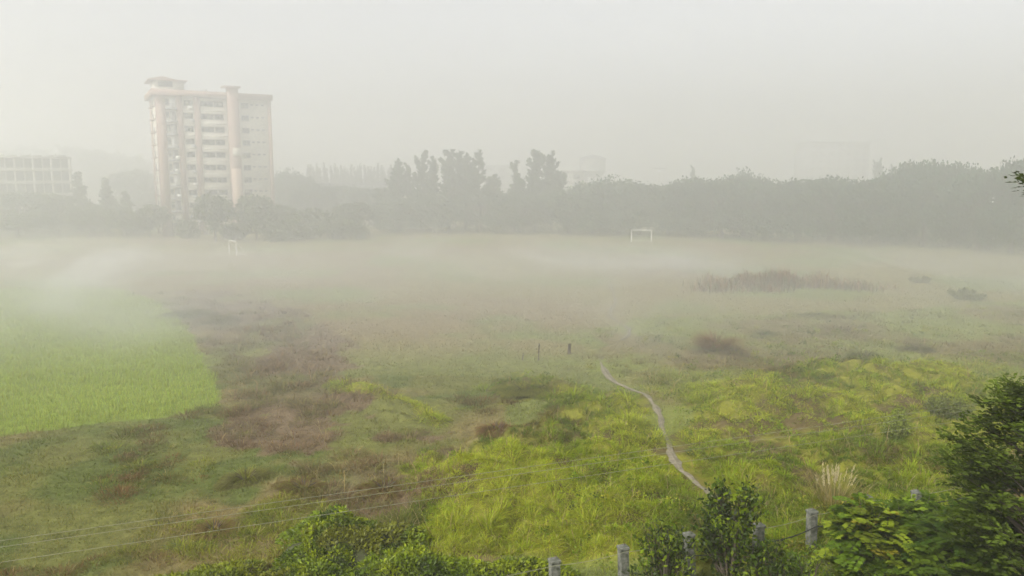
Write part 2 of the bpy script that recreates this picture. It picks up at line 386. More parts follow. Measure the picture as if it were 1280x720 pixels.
# ------------------------------------------------------------------ trees
def crown_blobs(blobs, n, size, base, seed, tpl=TUFT, shell=.35, var=.35, droop=0):
    r = np.random.default_rng(seed); parts = []
    vol = np.array([b[3]*b[4]*b[5] for b in blobs])**(2/3); vol /= vol.sum()
    for (cx, cy, cz, rx, ry, rz), w in zip(blobs, vol):
        k = max(int(n*w), 8); d = randdir(k, r); rad = r.uniform(0, 1, k)**shell
        rad *= 1+.28*np.sin(d[:, 0]*5+seed+cx)*np.sin(d[:, 1]*6+cz)+.12*np.sin(d[:, 2]*11+cx)
        p = np.array([cx, cy, cz])+d*rad[:, None]*np.array([rx, ry, rz])
        dd = d+randdir(k, r)*1.0; dd[:, 2] -= droop
        tone = r.uniform(.75, 1.3)
        col = np.clip(np.array(base)*tone*(1+r.uniform(-var, var, (k, 1)))*(1+r.uniform(-.08, .08, (k, 3))), .004, .5)
        parts.append(bake('c', tpl, p, frames(dd, r=r), size*r.uniform(.6, 1.4, k), col))
    return merge(parts)
def limbs(blobs, h0, r0, seed, top=None):
    r = np.random.default_rng(seed); parts = []
    top = top or max(b[2] for b in blobs)
    tp = [(0, 0, -.3), (r.normal(0, .1), r.normal(0, .1), h0*.5), (r.normal(0, .2), r.normal(0, .2), h0)]
    tp.append((tp[2][0]+r.normal(0, .3), tp[2][1]+r.normal(0, .3), top*.85))
    parts.append(tube(tp, [r0*1.25, r0, r0*.8, r0*.25], 8))
    for b_ in blobs[:14]:
        e = np.array(b_[:3]); s = np.array(tp[2])*(.8+.2*r.uniform()); mid = (s+e)/2+r.normal(0, .3, 3); mid[2] += .1*abs(e[2])
        parts.append(tube([s, mid, e], [r0*.45, r0*.28, r0*.08], 5))
    return merge(parts)
def tree_proto(kind, v):
    """returns crown mesh, trunk mesh, nominal height, nominal width"""
    r = np.random.default_rng(100*v+sum(map(ord, kind)))
    if kind == 'broad':      # wide umbrella crown, nominal 12 x 16
        H, W = 12., 16.; bl = []
        for i in range(16):
            a = r.uniform(0, 2*PI); q = math.sqrt(r.uniform(.02, 1))*W*.36
            bl.append((q*math.cos(a), q*math.sin(a), H-2.0-1.8*(q/(W*.36))**2*r.uniform(.6, 1.3)-r.uniform(0, .8), r.uniform(1.8, 3.0), r.uniform(1.8, 3.0), r.uniform(1.1, 1.9)))
        for i in range(16):
            a = r.uniform(0, 2*PI); q = W*r.uniform(.2, .38)
            bl.append((q*math.cos(a), q*math.sin(a), r.uniform(2.2, H*.6), r.uniform(1.6, 2.8), r.uniform(1.6, 2.8), r.uniform(1.2, 2.2)))
        cr = crown_blobs(bl, 9000, .38, (.045, .075, .045), v+3); tr = limbs(bl, 3.0, .45, v)
    elif kind == 'wispy':    # feathery upright casuarina, nominal 18 x 8
        H, W = 18., 8.; parts = []; tub = []; lead = []
        nl = r.integers(2, 5)
        for l in range(nl):
            ax, ay = r.normal(0, 1.5, 2)*(l > 0); top = H*(1 if l == 0 else r.uniform(.62, .97)); lead.append((ax, ay, top))
            tub.append(tube([(0, 0, -.3 if l == 0 else 1.5), (ax*.4, ay*.4, top*.4), (ax*.8, ay*.8, top*.75), (ax, ay, top*.97)], [.3, .22, .12, .03], 7))
            nb = 30
            for i in range(nb):
                z = top*(.12+.80*i/nb); f = z/top; a = r.uniform(0, 2*PI); ln = W*.46*(.30+.70*(1-f)**.8)*r.uniform(.35, 1.25); s = np.array([ax*f, ay*f, z])
                d = np.array([math.cos(a), math.sin(a), r.uniform(.5, 1.4)+1.0*f]); d /= np.linalg.norm(d); e = s+d*ln
                tub.append(tube([s, (s+e)/2+[0, 0, -.1], e], [.06, .04, .015], 4))
                k = int(16+ln*24); t = (r.uniform(.1, 1, k)**.7*1.06)[:, None]; p = s+(e-s)*t+r.normal(0, .24, (k, 3))*(1.2-.75*t)
                dd = d+randdir(k, r)*.7+np.array([0, 0, .2]); tone = r.uniform(.8, 1.25)
                parts.append(bake('n', NEED, p, frames(dd, r=r), np.c_[r.uniform(.5, 1.2, k)*1.3, r.uniform(.35, .75, k), np.ones(k)], np.array([.045, .075, .045])*tone*(1+r.uniform(-.3, .3, (k, 1)))))
        cr = merge(parts); tr = merge(tub)
    elif kind == 'cone':     # conical, nominal 10 x 5
        H, W = 10., 5.; bl = []
        for i in range(22):
            f = i/21; z = 1+f*(H-1.4); q = W*.38*(1-f)**.8*r.uniform(.3, 1); a = r.uniform(0, 2*PI); s = .4+1.1*(1-f)
            bl.append((q*math.cos(a), q*math.sin(a), z, s, s, s*.6))
        cr = crown_blobs(bl, 5000, .3, (.05, .068, .032), v+9, shell=.45); tr = limbs(bl, 1.5, .2, v)
    elif kind == 'round':    # rounded field tree with a clear trunk, nominal 9 x 8
        H, W = 9., 8.; bl = []
        for i in range(20):
            d = randdir(1, r)[0]*r.uniform(.3, 1)**.5; bl.append((d[0]*W*.3, d[1]*W*.3, H*.58+d[2]*H*.26, r.uniform(.9, 1.5), r.uniform(.9, 1.5), r.uniform(.7, 1.2)))
        cr = crown_blobs(bl, 6500, .32, (.055, .075, .028), v+5); tr = limbs(bl, 2.2, .2, v)
    elif kind == 'slim':     # bare slender pole tree, nominal 16 x 2.2
        H, W = 16., 2.2; bl = [(r.normal(0, .15), r.normal(0, .15), H*(.55+.42*i/8), .75*(1.1-i/12), .75*(1.1-i/12), 1.2) for i in range(9)]
        cr = crown_blobs(bl, 900, .4, (.05, .06, .03), v+6); tr = tube([(0, 0, -.3), (0, 0, 8), (0, 0, 15.6)], [.18, .13, .04], 6)
    else:                    # bush, nominal 4 x 6
        H, W = 4., 6.; bl = []
        for i in range(14):
            a = r.uniform(0, 2*PI); q = W*.36*math.sqrt(r.uniform()); bl.append((q*math.cos(a), q*math.sin(a), r.uniform(.8, 2.9)*(1-.3*q/3), 1.1, 1.1, .9))
        cr = crown_blobs(bl, 3500, .28, (.06, .08, .03), v+7); tr = limbs(bl, .6, .1, v)
    return tomesh(kind+'_crown', cr), tomesh(kind+'_trunk', tr, True), H, W
PROTO = {}
def get(kind, v):
    if (kind, v) not in PROTO: PROTO[(kind, v)] = tree_proto(kind, v)
    return PROTO[(kind, v)]
NV = dict(broad=5, wispy=5, cone=3, round=4, slim=4, bush=4)
NM = dict(broad='broad_tree', wispy='feathery_tree', cone='conical_tree', round='round_tree', slim='slender_tree', bush='bush')
CT = dict(bush='bush')
cnt = [0]
def tree(kind, px, topy, Y, wpx, label, group=None, z0=0.0):
    cnt[0] += 1; v = cnt[0] % NV[kind]; cr, tr, H, W = get(kind, v)
    top = at(px, topy, Y); x = top[0]; h = top[2]-z0; w = wpx*Y/F
    o = empty(NM[kind], (x, Y, z0), rng.uniform(0, 2*PI), label=label, cat=CT.get(kind, 'tree'), group=group)
    o.scale = (w/W, w/W, h/H)
    link('stem' if kind == 'bush' else 'trunk', tr, M['bark'], o); link('foliage' if kind == 'bush' else 'crown', cr, M['far'], o)
    return o
# far hazy row, left
for px, ty, w in [(8,182,34),(30,178,36),(52,181,30),(75,178,40),(98,177,38),(122,181,36),(146,187,38),(168,191,34),(-20,180,40)]:
    tree('wispy' if px % 2 else 'broad', px, ty, rng.uniform(320, 350), w*1.5, 'faint far tree in the pale tree line above the unfinished grey block', 'faintest trees far behind the left building')
for px, ty, w in [(150,212,40),(172,207,42),(188,214,30),(352,214,34)]:
    tree('broad', px, ty, 235, w*1.5, 'pale hazy tree in the second row close behind the tall tower block', 'hazy trees behind the tower')
# left front
for k, px, ty, Y, w, lab in [
    ('broad',-30,232,172,90,'dark broad tree at the picture edge below the unfinished block'),
    ('broad',22,236,170,86,'dark spreading tree hiding the base of the unfinished block'),
    ('cone',97,213,178,34,'tallest conical tree just right of the unfinished block'),
    ('cone',131,221,176,34,'second conical tree, between the unfinished block and the tower'),
    ('round',66,238,168,56,'rounded tree under the right end of the unfinished block'),
    ('round',112,246,166,60,'rounded tree at the foot of the two conical trees'),
    ('cone',156,238,170,34,'small conical tree left of the tower'),
    ('round',152,255,163,56,'low rounded tree between small conical tree and the field'),
    ('round',186,252,160,48,'leafy tree against the left foot of the tower'),
    ('round',20,256,160,70,'low tree at the field edge far left'),
    ('round',266,233,150,52,'tree with visible trunk in front of the tower, left of the pair'),
    ('round',318,232,152,60,'tree with visible trunk in front of the tower, right of the pair'),
    ('round',350,252,160,44,'yellowish low tree just right of the tower'),
    ('bush',292,272,156,40,'low bush between the two trees before the tower'),
    ('bush',232,270,158,30,'low bush against the tower foot'),
    ('broad',365,207,215,52,'rounded dark crown rising right of the tower'),
    ('bush',385,256,158,60,'pale bush at field edge right of the tower'),
    ('bush',425,262,156,60,'pale bush left of the white shed'),
    ('round',440,246,166,56,'small tree before the row of slender trees'),
    ('bush',345,266,152,56,'wide bush right beneath the yellowish low tree'),
    ]: tree(k, px, ty, Y, w*1.15, lab)
for i in range(27):
    px = 384+i*4.2+rng.uniform(-1.2, 1.2)
    tree('slim', px, 209+rng.uniform(-3, 4), 262+rng.uniform(-4, 4), 7, 'slender upright tree in the straight row above the long shed roof', 'row of slender trees')
for px, ty, w in [(395,226,50),(428,229,50),(462,232,50),(490,228,44)]:
    tree('broad', px, ty, 205, w*1.5, 'dark tree in the low hazy row under the slender trees', 'low trees before the long shed')
# centre, feathery trees
for px, ty, Y, w, lab in [
    (474,238,182,36,'short feathery tree at left end of the central clump'),
    (496,202,184,40,'feathery tree with a leaning top, left in the central clump'),
    (512,209,188,34,'lower feathery tree right of the leaning one'),
    (528,192,183,38,'thin spire-like feathery tree in the central clump'),
    (543,206,190,34,'short feathery tree between the spire and the tallest tree'),
    (560,188,182,50,'tallest full feathery tree above the white shed'),
    (582,195,186,42,'feathery tree right beside the tallest one above the shed'),
    (598,193,181,44,'feathery tree with tip bent right, beyond the white shed'),
    (618,222,186,44,'low feathery tree in the dip of the central clump'),
    (643,203,183,42,'feathery tree left of the forked one'),
    (668,188,180,44,'feathery tree with wide open top, right in the central clump'),
    (690,192,180,40,'forked feathery tree beside the far house'),
    (655,226,178,50,'dark low feathery tree before the forked one')]:
    tree('wispy', px, ty-5, Y, w*1.35, lab)
for px, ty, Y, w, lab in [
    (500,246,178,66,'dark spreading tree under the left of the central clump'),
    (548,240,180,70,'dark spreading tree directly behind the white shed'),
    (600,236,178,76,'dark spreading tree right of the white shed'),
    (648,238,176,70,'dark spreading tree under the forked feathery tree'),
    (712,236,174,76,'dark tree left of the domed trees'),
    (742,225,172,90,'left half of the domed pair of trees beneath the water tank'),
    (774,216,170,86,'highest domed tree under the water tank'),
    (800,232,172,60,'right shoulder of the dome by the gap in the tree line')]:
    tree('broad', px, ty, Y, w*1.35, lab)
# right, wall of broad trees coming nearer
for px, ty, Y, w, lab in [
    (838,226,168,66,'low tree right of the gap in the tree line'),
    (868,218,165,74,'broad tree with layered edge right of the gap'),
    (905,217,160,84,'broad flat-topped tree beyond the goal'),
    (932,206,162,60,'round-topped tree rising above the flat crowns'),
    (958,214,156,84,'broad tree below the faint far block, left'),
    (1000,213,152,90,'broad dark tree with even top beyond the reeds'),
    (1042,212,148,94,'broad tree under the faint far block'),
    (1088,213,143,94,'broad tree in the saddle right of the faint far block'),
    (1128,206,139,96,'broad tree climbing to the highest crown'),
    (1162,192,136,96,'highest wide crown of the right tree wall'),
    (1196,196,134,80,'layered crown right beside the highest wide one'),
    (1228,206,130,90,'lower wide crown with sky showing through its edge'),
    (1276,191,128,66,'tall crown cut by the right edge'),
    (1330,205,122,110,'broad tree beyond the right edge')]:
    tree('broad', px, ty+(5 if 'dark tree' in lab or 'under' in lab or 'below' in lab or 'saddle' in lab else 0), Y+rng.uniform(-3, 5), w*(1.05 if 'round-topped' in lab or 'highest' in lab or 'climbing' in lab else 1.35), lab)
for i, (px, ty, dy) in enumerate([(838,262,14),(880,262,12),(925,264,12),(970,262,12),(1015,262,12),(1060,264,12),(1105,264,11),(1150,262,11),(1195,262,11),(1240,264,11),(1285,262,10)]):
    base = 290+max(0, px-940)*.1; yy = ground(px, base-4)[1]+4
    tree('broad', px, ty-18, yy, 92, 'dark lower tree filling the foot of the right tree wall', 'understorey trees along the right edge of the field')
for px, ty, w, lab in [(1100,196,26,'thin feathery crown faint above the saddle of the right trees'), (868,207,30,'thin feathery crown faint above the layered tree'), (1116,204,18,'smallest faint feathery top above the saddle'), (815,228,30,'pale tree seen through the gap in the tree line')]:
    tree('wispy', px, ty, 225, w, lab)
for px, py, w, lab in [(1102,302,24,'pale bush at the foot of the right trees'), (1145,303,40,'green bush at the foot of the highest crown'), (1215,308,60,'bush spilling onto the field at right')]:
    g = ground(px, py); tree('bush', px, py-9, g[1], w, lab)

# ------------------------------------------------------------------ tower block
def part(name, bl, mat, parent, label=None):
    o = link(name, boxes(bl), M[mat], parent)
    if label: o['label'] = label
    return o
def copy_tree(o, parent=None):
    c = o.copy(); C.objects.link(c); c.parent = parent
    for ch in list(o.children): copy_tree(ch, c)
    return c
def window(parent, w, h, t=.09):
    f = part('window', [(0,-.06,0,w,.12,t),(0,-.06,h-t,w,.12,h),(0,-.06,t,t,.12,h-t),(w-t,-.06,t,w,.12,h-t),(w/2-t/2,-.05,t,w/2+t/2,.11,h-t)], 'frame', parent)
    part('pane', [(t,.02,t,w/2-t/2,.06,h-t),(w/2+t/2,.02,t,w-t,.06,h-t)], 'glass', f)
    return f
def tower():
    cor = (-74.5, 165, 0); rz = math.radians(30)
    o = empty('tower_block', cor, rz, label='tall cream and faded pink tower block with balconies standing behind the trees', cat='building')
    ca, sa = math.cos(rz), math.sin(rz)
    def U(zx):   # column of the zoomed facade -> metres along it, at the top row
        px = 160+zx/3.275; k = (px-640)/F; z = 28
        dep0 = cp*cor[1]-sp*(z-CAMZ)
        return (k*dep0-cor[0])/(ca-k*cp*sa)
    Lx = U(580); D = 14.; H = 29.6; fl = 2.71; z1 = 3.9
    part('wall', [(0,.0,0,Lx,D,H)], 'cream', o)
    part('pilaster', [(U(112),-.35,0,U(150),0,H)], 'pink', o); part('pilaster', [(U(197),-.35,0,U(222),0,H)], 'pink', o)
    part('pilaster', [(U(268),-.35,0,U(293),0,H)], 'pink', o); part('pilaster', [(Lx-.45,-.2,0,Lx+.25,0,H)], 'pink', o)
    part('parapet', [(-1.1,-1.1,H,Lx+.5,-.0,H+1.25),(-1.1,0,H,-.6,D,H+1.25),(Lx,0,H,Lx+.5,D,H+1.25),(-1.1,D,H,Lx+.5,D+.5,H+1.25)], 'pink', o)
    part('roof', [(-.6,0,H+.003,Lx,D,H+.25)], 'grey', o)
    part('stair_shaft', [(U(404),-1.5,0,U(448),0,H+2.3)], 'pink', o)
    part('shaft_cap', [(U(386),-2.1,H+2.3,U(458),1.2,H+2.6)], 'pink', o)
    part('shaft_base', [(U(406),-1.56,0,U(446),-1.5,14.5)], 'tan', o, 'sun-bleached tan lower stretch of the stair shaft')
    part('sign_board', [(U(414),-1.66,17.2,U(447),-1.5,19.0)], 'cream', o)
    part('side_strip', [(-.25,.6,0,0,2.2,H)], 'pink', o); part('side_strip', [(-.25,11.6,0,0,13.6,H)], 'pink', o)
    ph = part('penthouse', [(-.3,1.5,H+.25,U(238),9,H+3.25)], 'cream', o)
    x0, x1 = -1.4, U(238)+.6
    me = poly_mesh([(x0,.6,H+3.25),(x1,.6,H+3.25),(x1,9.8,H+3.25),(x0,9.8,H+3.25),(x0,.6,H+3.50),(x1,.6,H+3.50),(x1,9.8,H+3.50),(x0,9.8,H+3.50)], [(0,1,2,3),(4,5,6,7),(0,1,5,4),(1,2,6,5),(2,3,7,6),(3,0,4,7)])
    link('slab', me, M['pink'], ph)
    me = poly_mesh([(-1.2,.8,H+3.51),(4.2,.8,H+3.51),(4.2,9,H+3.51),(-1.2,9,H+3.51),(1.5,.8,H+4.1),(1.5,9,H+4.1)], [(0,1,4),(1,2,5,4),(2,3,5),(3,0,4,5),(0,3,2,1)])
    link('gable', me, M['pink'], ph)
    link('opening', boxes([(.6,1.44,H+2.0,3.4,1.5,H+3.2)]), M['dark'], ph)
    part('roof_tank', [(U(318),2,H+.25,U(332),3.4,H+2.0)], 'grey', o); part('roof_tank', [(U(350),4,H+.25,U(366),5.6,H+1.7)], 'grey', o)
    protos = {}
    def win(u0, u1, zc, h, y):
        w = round(u1-u0, 2); key = (w, h)
        if key in protos: f = copy_tree(protos[key], o)
        else: f = protos[key] = window(o, w, h)
        f.location = (u0, y, zc-h/2)
    for i in range(10):
        zc = z1+fl*i; zb = zc-1.35
        win(U(228), U(263), zc, 1.15, -.07); win(U(296), U(348), zc, 1.15, -.07); win(U(351), U(389), zc, 1.15, -.07); win(U(462), U(493), zc, 1.2, -.07)
        for a in (500, 522, 544): part('vent', [(U(a), -.07, zc+.05, U(a+12), 0, zc+.4)], 'dark', o)
        # balcony bay
        win(U(153), U(166), zc+.1, 1.3, -.07)
        bal = part('balcony', [(U(150), -1.15, zb-.1, U(197), -.0, zb+.08), (U(150), -1.15, zb+.08, U(197), -1.07, zb+.3)], 'grey', o)
        link('railing', boxes([(U(150), -1.13, zb+.95, U(197), -1.07, zb+1.0)]+[(U(150)+j*.42, -1.12, zb+.3, U(150)+j*.42+.03, -1.08, zb+.95) for j in range(int((U(197)-U(150))/.42)+1)]), M['frame'], bal)
        part('balcony_recess', [(U(170), -.03, zb+.1, U(194), 0, zb+2.35)], 'frame' if i % 3 else 'white', o)
        part('floor_band', [(U(222), -.12, zb-.15, U(268), 0, zb+.05), (U(293), -.12, zb-.15, U(404), 0, zb+.05)], 'cream', o)
        part('sunshade', [(U(224), -.6, zc+.72, U(266), 0, zc+.8)], 'cream', o)
        part('sunshade', [(U(294), -.6, zc+.72, U(392), 0, zc+.8)], 'cream', o)
        for yy in (3.4, 8.2): part('side_shade', [(-.9, yy-.2, zc-.7, 0, yy+1.8, zc-.55)], 'pink', o); part('side_opening', [(-.04, yy, zc-.5, 0, yy+1.6, zc+.8)], 'dark', o)
        if rng.uniform() < .75:
            u = U(rng.uniform(236, 258)); part('cooling_unit', [(u, -.7, zc-1.15, u+.9, -.13, zc-.62)], 'white' if i % 2 else 'grey', o)
        if rng.uniform() < .3:
            u = U(rng.uniform(172, 185)); part('laundry', [(u, -1.2, zb+.35, u+rng.uniform(.5, 1.1), -1.16, zb+1.0)], 'white', o)
tower()

# ------------------------------------------------------------------ unfinished block at left
def left_block():
    Y = 188; a = at(86, 196, Y); W = 30; top = a[2]
    o = empty('unfinished_block', (a[0], Y, 0), math.radians(27), label='unfinished grey concrete block with open bays at far left', cat='building')
    fl = 3.0; D = 9; zs = [top-fl*i for i in range(6)]
    for z in zs:
        if z > .5: part('floor_slab', [(-W, -.3, z-.4, .2, D, z)], 'conc', o)
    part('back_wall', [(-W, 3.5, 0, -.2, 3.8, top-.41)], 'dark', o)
    part('end_wall', [(-.25, 1.2, 0, 0, D-.1, top-.41)], 'conc', o)
    n = 8; st = W/n
    for i in range(n+1):
        x = -W+i*st; part('column', [(x-.25, -.16, 0, x+.2, .3, top-.41)], 'conc', o)
        if i < n:
            for z in zs[:-1]:
                part('mullion', [(x+st/2-.1, .0, z-fl, x+st/2+.1, .2, z-.41)], 'conc', o)
    for z in zs[:-1]: part('sill_wall', [(-W, .02, z-fl, -.3, .18, z-fl+.35)], 'conc', o)
    for x in (-3, -8.2, -15.5, -22): part('roof_stub', [(x, .5, top, x+.35, .9, top+.7)], 'conc', o)
    part('stair_room', [(-W, .5, top+.002, -17.2, 6, top+1.9)], 'conc', o)
    for k in range(6): part('parapet', [(-15+k*2.5, -.28, top+.003, -15+k*2.5+1.9, -.1, top+.35)], 'conc', o)
left_block()

# ------------------------------------------------------------------ long shed, school, far buildings, water tank
def block(name, px0, px1, topy, Y, floors, mat, label, cat='building', depth=10, roof='flat', winmat='dark', rz=0):
    a = at(px0, topy, Y); b_ = at(px1, topy, Y); W = b_[0]-a[0]; H = a[2]
    o = empty(name, (a[0], Y, 0), rz, label=label, cat=cat)
    part('wall', [(0, 0, 0, W, depth, H-.4)], mat, o)
    part('roof', [(-.5, -.5, H-.4, W+.5, depth+.5, H)], 'roofm' if roof == 'dark' else mat, o)
    fh = 3.1; nf = floors
    for f in range(nf):
        z = H-2.7-f*fh
        if z < .6: break
        n = max(int(W/3.6), 2)
        for i in range(n): 
            x = (i+.25)*W/n; fr = part('window', [(x, -.06, z, x+W/n*.5, 0, z+1.5)], 'frame', o); link('pane', boxes([(x+.1, -.09, z+.1, x+W/n*.5-.1, -.062, z+1.4)]), M[winmat], fr)
        part('floor_band', [(-.1, -.25, z-1.15, W+.1, -.0, z-.85)], mat, o)
    return o
block('long_shed', 372, 498, 229, 232, 2, 'grey', 'long low grey shed under the row of slender trees', depth=12, roof='dark', rz=-.03)
block('school_building', 488, 566, 244, 192, 2, 'cream', 'pale two-storey building with white bands showing between the central trees', depth=10)
block('school_building', 590, 626, 244, 200, 2, 'cream', 'pale building end glimpsed between trees right of the white shed', depth=8)
block('apartment_block', 605, 648, 206, 320, 4, 'grey', 'faint grey apartment block behind the dip of the feathery trees', depth=12)
block('apartment_block', 694, 730, 213, 250, 3, 'conc', 'hazy cream house with square windows beside the forked tree', depth=12)
block('apartment_block', 1012, 1088, 177, 325, 9, 'grey', 'very faint tall block dissolving in fog above the right trees', depth=16)
def water_tank():
    Y = 280; c = at(741, 200, Y); R = 15*Y/F*1.05; zt = at(741, 199, Y)[2]; zb = at(741, 214, Y)[2]
    o = empty('water_tank', (c[0], Y, 0), 0, label='round elevated water tank with conical lid above the domed trees', cat='water tower')
    def lathe(prof, n=28):
        V = []; Fc = []
        for r, z in prof:
            for j in range(n): V.append((r*math.cos(2*PI*j/n), r*math.sin(2*PI*j/n), z))
        for i in range(len(prof)-1):
            for j in range(n): Fc.append((i*n+j, i*n+(j+1) % n, (i+1)*n+(j+1) % n, (i+1)*n+j))
        return poly_mesh(V, Fc)
    link('tank', lathe([(.1, zb-2.2), (R*.7, zb-2.0), (R*1.05, zb-.1), (R*1.12, zb), (R, zb+.1), (R, zt), (.1, zt)]), M['grey'], o)
    link('lid', lathe([(R*1.08, zt+.01), (R*1.08, zt+.25), (R*.6, zt+1.1), (R*.2, zt+1.5), (.01, zt+1.9)]), M['roofm'], o)
    for j in range(8):
        a = 2*PI*j/8; x, y = R*.68*math.cos(a), R*.68*math.sin(a); link('leg', boxes([(x-.25, y-.25, 0, x+.25, y+.25, zb-2.0)]), M['grey'], o)
    for z in (5, 10): link('ring_beam', lathe([(R*.6, z), (R*.76, z), (R*.76, z+.4), (R*.6, z+.4), (R*.6, z)]), M['grey'], o)
water_tank()
def flood_mast():
    Y = 290; p = at(824, 214, Y)
    o = empty('lamp_mast', (p[0], Y, 0), 0, label='distant mast with a small lit lamp above the gap in the trees', cat='lamp')
    link('pole', tomesh('pole', tube([(0,0,0),(0,0,p[2]/2),(0,0,p[2])], [.2,.15,.1]), True), M['grey'], o)
    me = boxes([(-2.6,-1,p[2]+.9,2.6,1,p[2]+1.2),(-.1,-.1,p[2],.1,.1,p[2]+.9)]); link('canopy', me, M['grey'], o)
    m, nt, out = newmat('lit_lamp'); e = nt.nodes.new('ShaderNodeEmission'); e.inputs[0].default_value = (1,.97,.9,1); e.inputs[1].default_value = 5; nt.links.new(e.outputs[0], out.inputs[0])
    me = boxes([(-.22,-.5,p[2]-.2,.22,-.25,p[2]+.2)]); link('lamp', me, m, o)
flood_mast()

# small things at the field edge
def shed():
    g = ground(545, 291); o = empty('shed', g, .5, label='small white shed with its shaded side coloured grey under the central trees', cat='shed')
    w, d, h = 2.7, 2.6, 2.0
    part('wall', [(0,0,0,w,.15,h),(w-.15,.15,0,w,d-.15,h),(0,d-.15,0,w,d,h)], 'white', o)
    part('shaded_side', [(.05,.155,0,.2,d-.16,h*.9)], 'grey', o)  # side wall coloured grey to stand for the face in shade
    part('roof', [(-.2,-.2,h,w+.2,d+.2,h+.12)], 'grey', o)
    part('door', [(w*.35,-.04,0,w*.65,-.0,1.7)], 'cream', o)
shed()
for px0, px1, py, mat, lab in [(430,452,286,'yellow','short yellowish wall stub left of the white shed'), (492,534,286,'conc','low grey wall immediately left of the white shed'), (586,606,284,'yellow','small pale wall right of the white shed'), (828,870,292,'yellow','low cream wall beyond the goal'), (876,915,293,'yellow','faint low wall continuing right of the cream wall')]:
    a = ground(px0, py); b_ = ground(px1, py); o = empty('low_wall', a, 0, label=lab, cat='wall'); w = b_[0]-a[0]
    part('wall', [(0,0,0,w,.25,.65)], mat, o); part('coping', [(-.05,-.06,.65,w+.05,.31,.75)], mat, o)
    for i in range(int(w/2.5)+1): part('pier', [(i*2.5,-.08,0,i*2.5+.3,-.0,.65)], mat, o)
def goal(px, py, wpx, rz, lab):
    g = ground(px, py); w = wpx*g[1]/F/max(math.cos(rz), .3); o = empty('football_goal', g, rz, label=lab, cat='goal')
    h = 2.3; r = .085
    for x in (0, w): link('post', tomesh('post', tube([(x,0,0),(x,0,h/2),(x,0,h)], r)), M['white'], o)
    link('crossbar', tomesh('bar', tube([(-.05,0,h),(w/2,0,h),(w+.05,0,h)], r)), M['white'], o)
    for x in (0, w): link('stay', tomesh('stay', tube([(x,0,h),(x,.9,h*.5),(x,1.5,0)], .035)), M['white'], o)
    link('ground_bar', tomesh('gbar', tube([(0,1.5,.05),(w/2,1.5,.05),(w,1.5,.05)], .035)), M['white'], o)
goal(789, 302, 24, -.25, 'white football goal near the right tree line')
goal(287, 318, 16, -.9, 'faint white football goal half lost in mist before the tower')
def stick(px, py, h, r, lab):
    g = ground(px, py); z = float(hgt(g[0:1], g[1:2])[0]); o = empty('marker_stake', (g[0], g[1], z), 0, label=lab, cat='stake')
    link('shaft', tomesh('shaft', tube([(0,0,-.1),(.02,0,h*.5),(.05,.02,h)], [r, r*.9, r*.7], 6)), M['bark'], o)
    link('tip', tomesh('tip', tube([(.05,.02,h),(.07,.02,h+.05),(.06,.03,h+.09)], [r*1.2, r*1.2, r*.4], 6)), M['bark'], o)
stick(673, 452, 1.05, .05, 'thin dark stake standing alone in the open middle')
stick(653, 452, .4, .05, 'short dark stake left of the taller one')
stick(711, 445, .65, .14, 'stubby dark stump right of the stakes')

# ------------------------------------------------------------------ field bushes and reeds
def field_bush(px, py, h, wpx, base, lab, upright=.5, name='field_bush', n=3600, cat='bush', leafs=.10):
    g = ground(px, py); z = float(hgt(g[0:1], g[1:2])[0]); r = np.random.default_rng(int(px)); W = wpx*g[1]/F/2
    o = empty(name, (g[0], g[1], z), 0, label=lab, cat=cat)
    if g[1] < 75 and upright > .35:
        m_ = int(2600*min(1.4, max(.5, W))); a = r.uniform(0, 2*PI, m_); q = np.sqrt(r.uniform(0, 1, m_)); ed = 1+.3*np.sin(a*2+px)+.15*np.sin(a*5)
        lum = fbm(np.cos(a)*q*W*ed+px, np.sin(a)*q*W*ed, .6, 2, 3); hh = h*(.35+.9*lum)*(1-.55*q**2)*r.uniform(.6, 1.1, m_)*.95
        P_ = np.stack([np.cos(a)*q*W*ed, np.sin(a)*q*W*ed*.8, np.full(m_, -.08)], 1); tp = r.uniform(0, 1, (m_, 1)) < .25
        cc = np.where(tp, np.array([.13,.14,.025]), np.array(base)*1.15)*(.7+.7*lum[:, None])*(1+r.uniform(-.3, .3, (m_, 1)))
        link('foliage', tomesh('foliage', bake('l', BL_ARCH, P_, tilt(a-PI/2+r.normal(0, .6, m_), (q*.5+r.uniform(-.1, .4, m_))*(.35 if upright > 1.15 else 1)), np.stack([np.full(m_, .03), hh, hh], 1), np.clip(cc, .004, .4))), M['grass'], o)
        link('stem', tomesh('stem', merge([tube([(0,0,-.1),(math.cos(u)*W*.3,math.sin(u)*W*.3,h*.25),(math.cos(u)*W*.5,math.sin(u)*W*.5,h*.4)], [.02,.015,.006], 4) for u in range(9)])), M['bark'], o)
        return
    parts = []; st = []; ns = 26
    for i in range(ns):
        a = r.uniform(0, 2*PI); q = W*math.sqrt(r.uniform()); hh = h*r.uniform(.45, 1.05)*(1-.5*q/W)
        s = np.array([q*.45*math.cos(a), q*.45*math.sin(a), -.05]); e = np.array([q*math.cos(a), q*math.sin(a), hh])
        st.append(tube([s, (s*.4+e*.6)+r.normal(0, .04, 3), e], [.025, .018, .008], 4))
        k = n//ns; t = r.uniform(.15, 1.08, k)[:, None]; p = s+(e-s)*t+r.normal(0, h*.07, (k, 3)); p[:, 2] = np.maximum(p[:, 2], .02)
        dd = randdir(k, r)+np.array([0, 0, upright]); tone = r.uniform(.8, 1.25)
        parts.append(bake('l', LEAFLET if upright > .8 else LEAF, p, frames(dd, r=r), leafs*r.uniform(.7, 1.5, k)*max(1, g[1]/55), np.array(base)*tone*(1+r.uniform(-.3, .3, (k, 1)))))
    link('stem', tomesh('stem', merge(st)), M['bark'], o); link('foliage', tomesh('foliage', merge(parts)), M['leaf'], o)
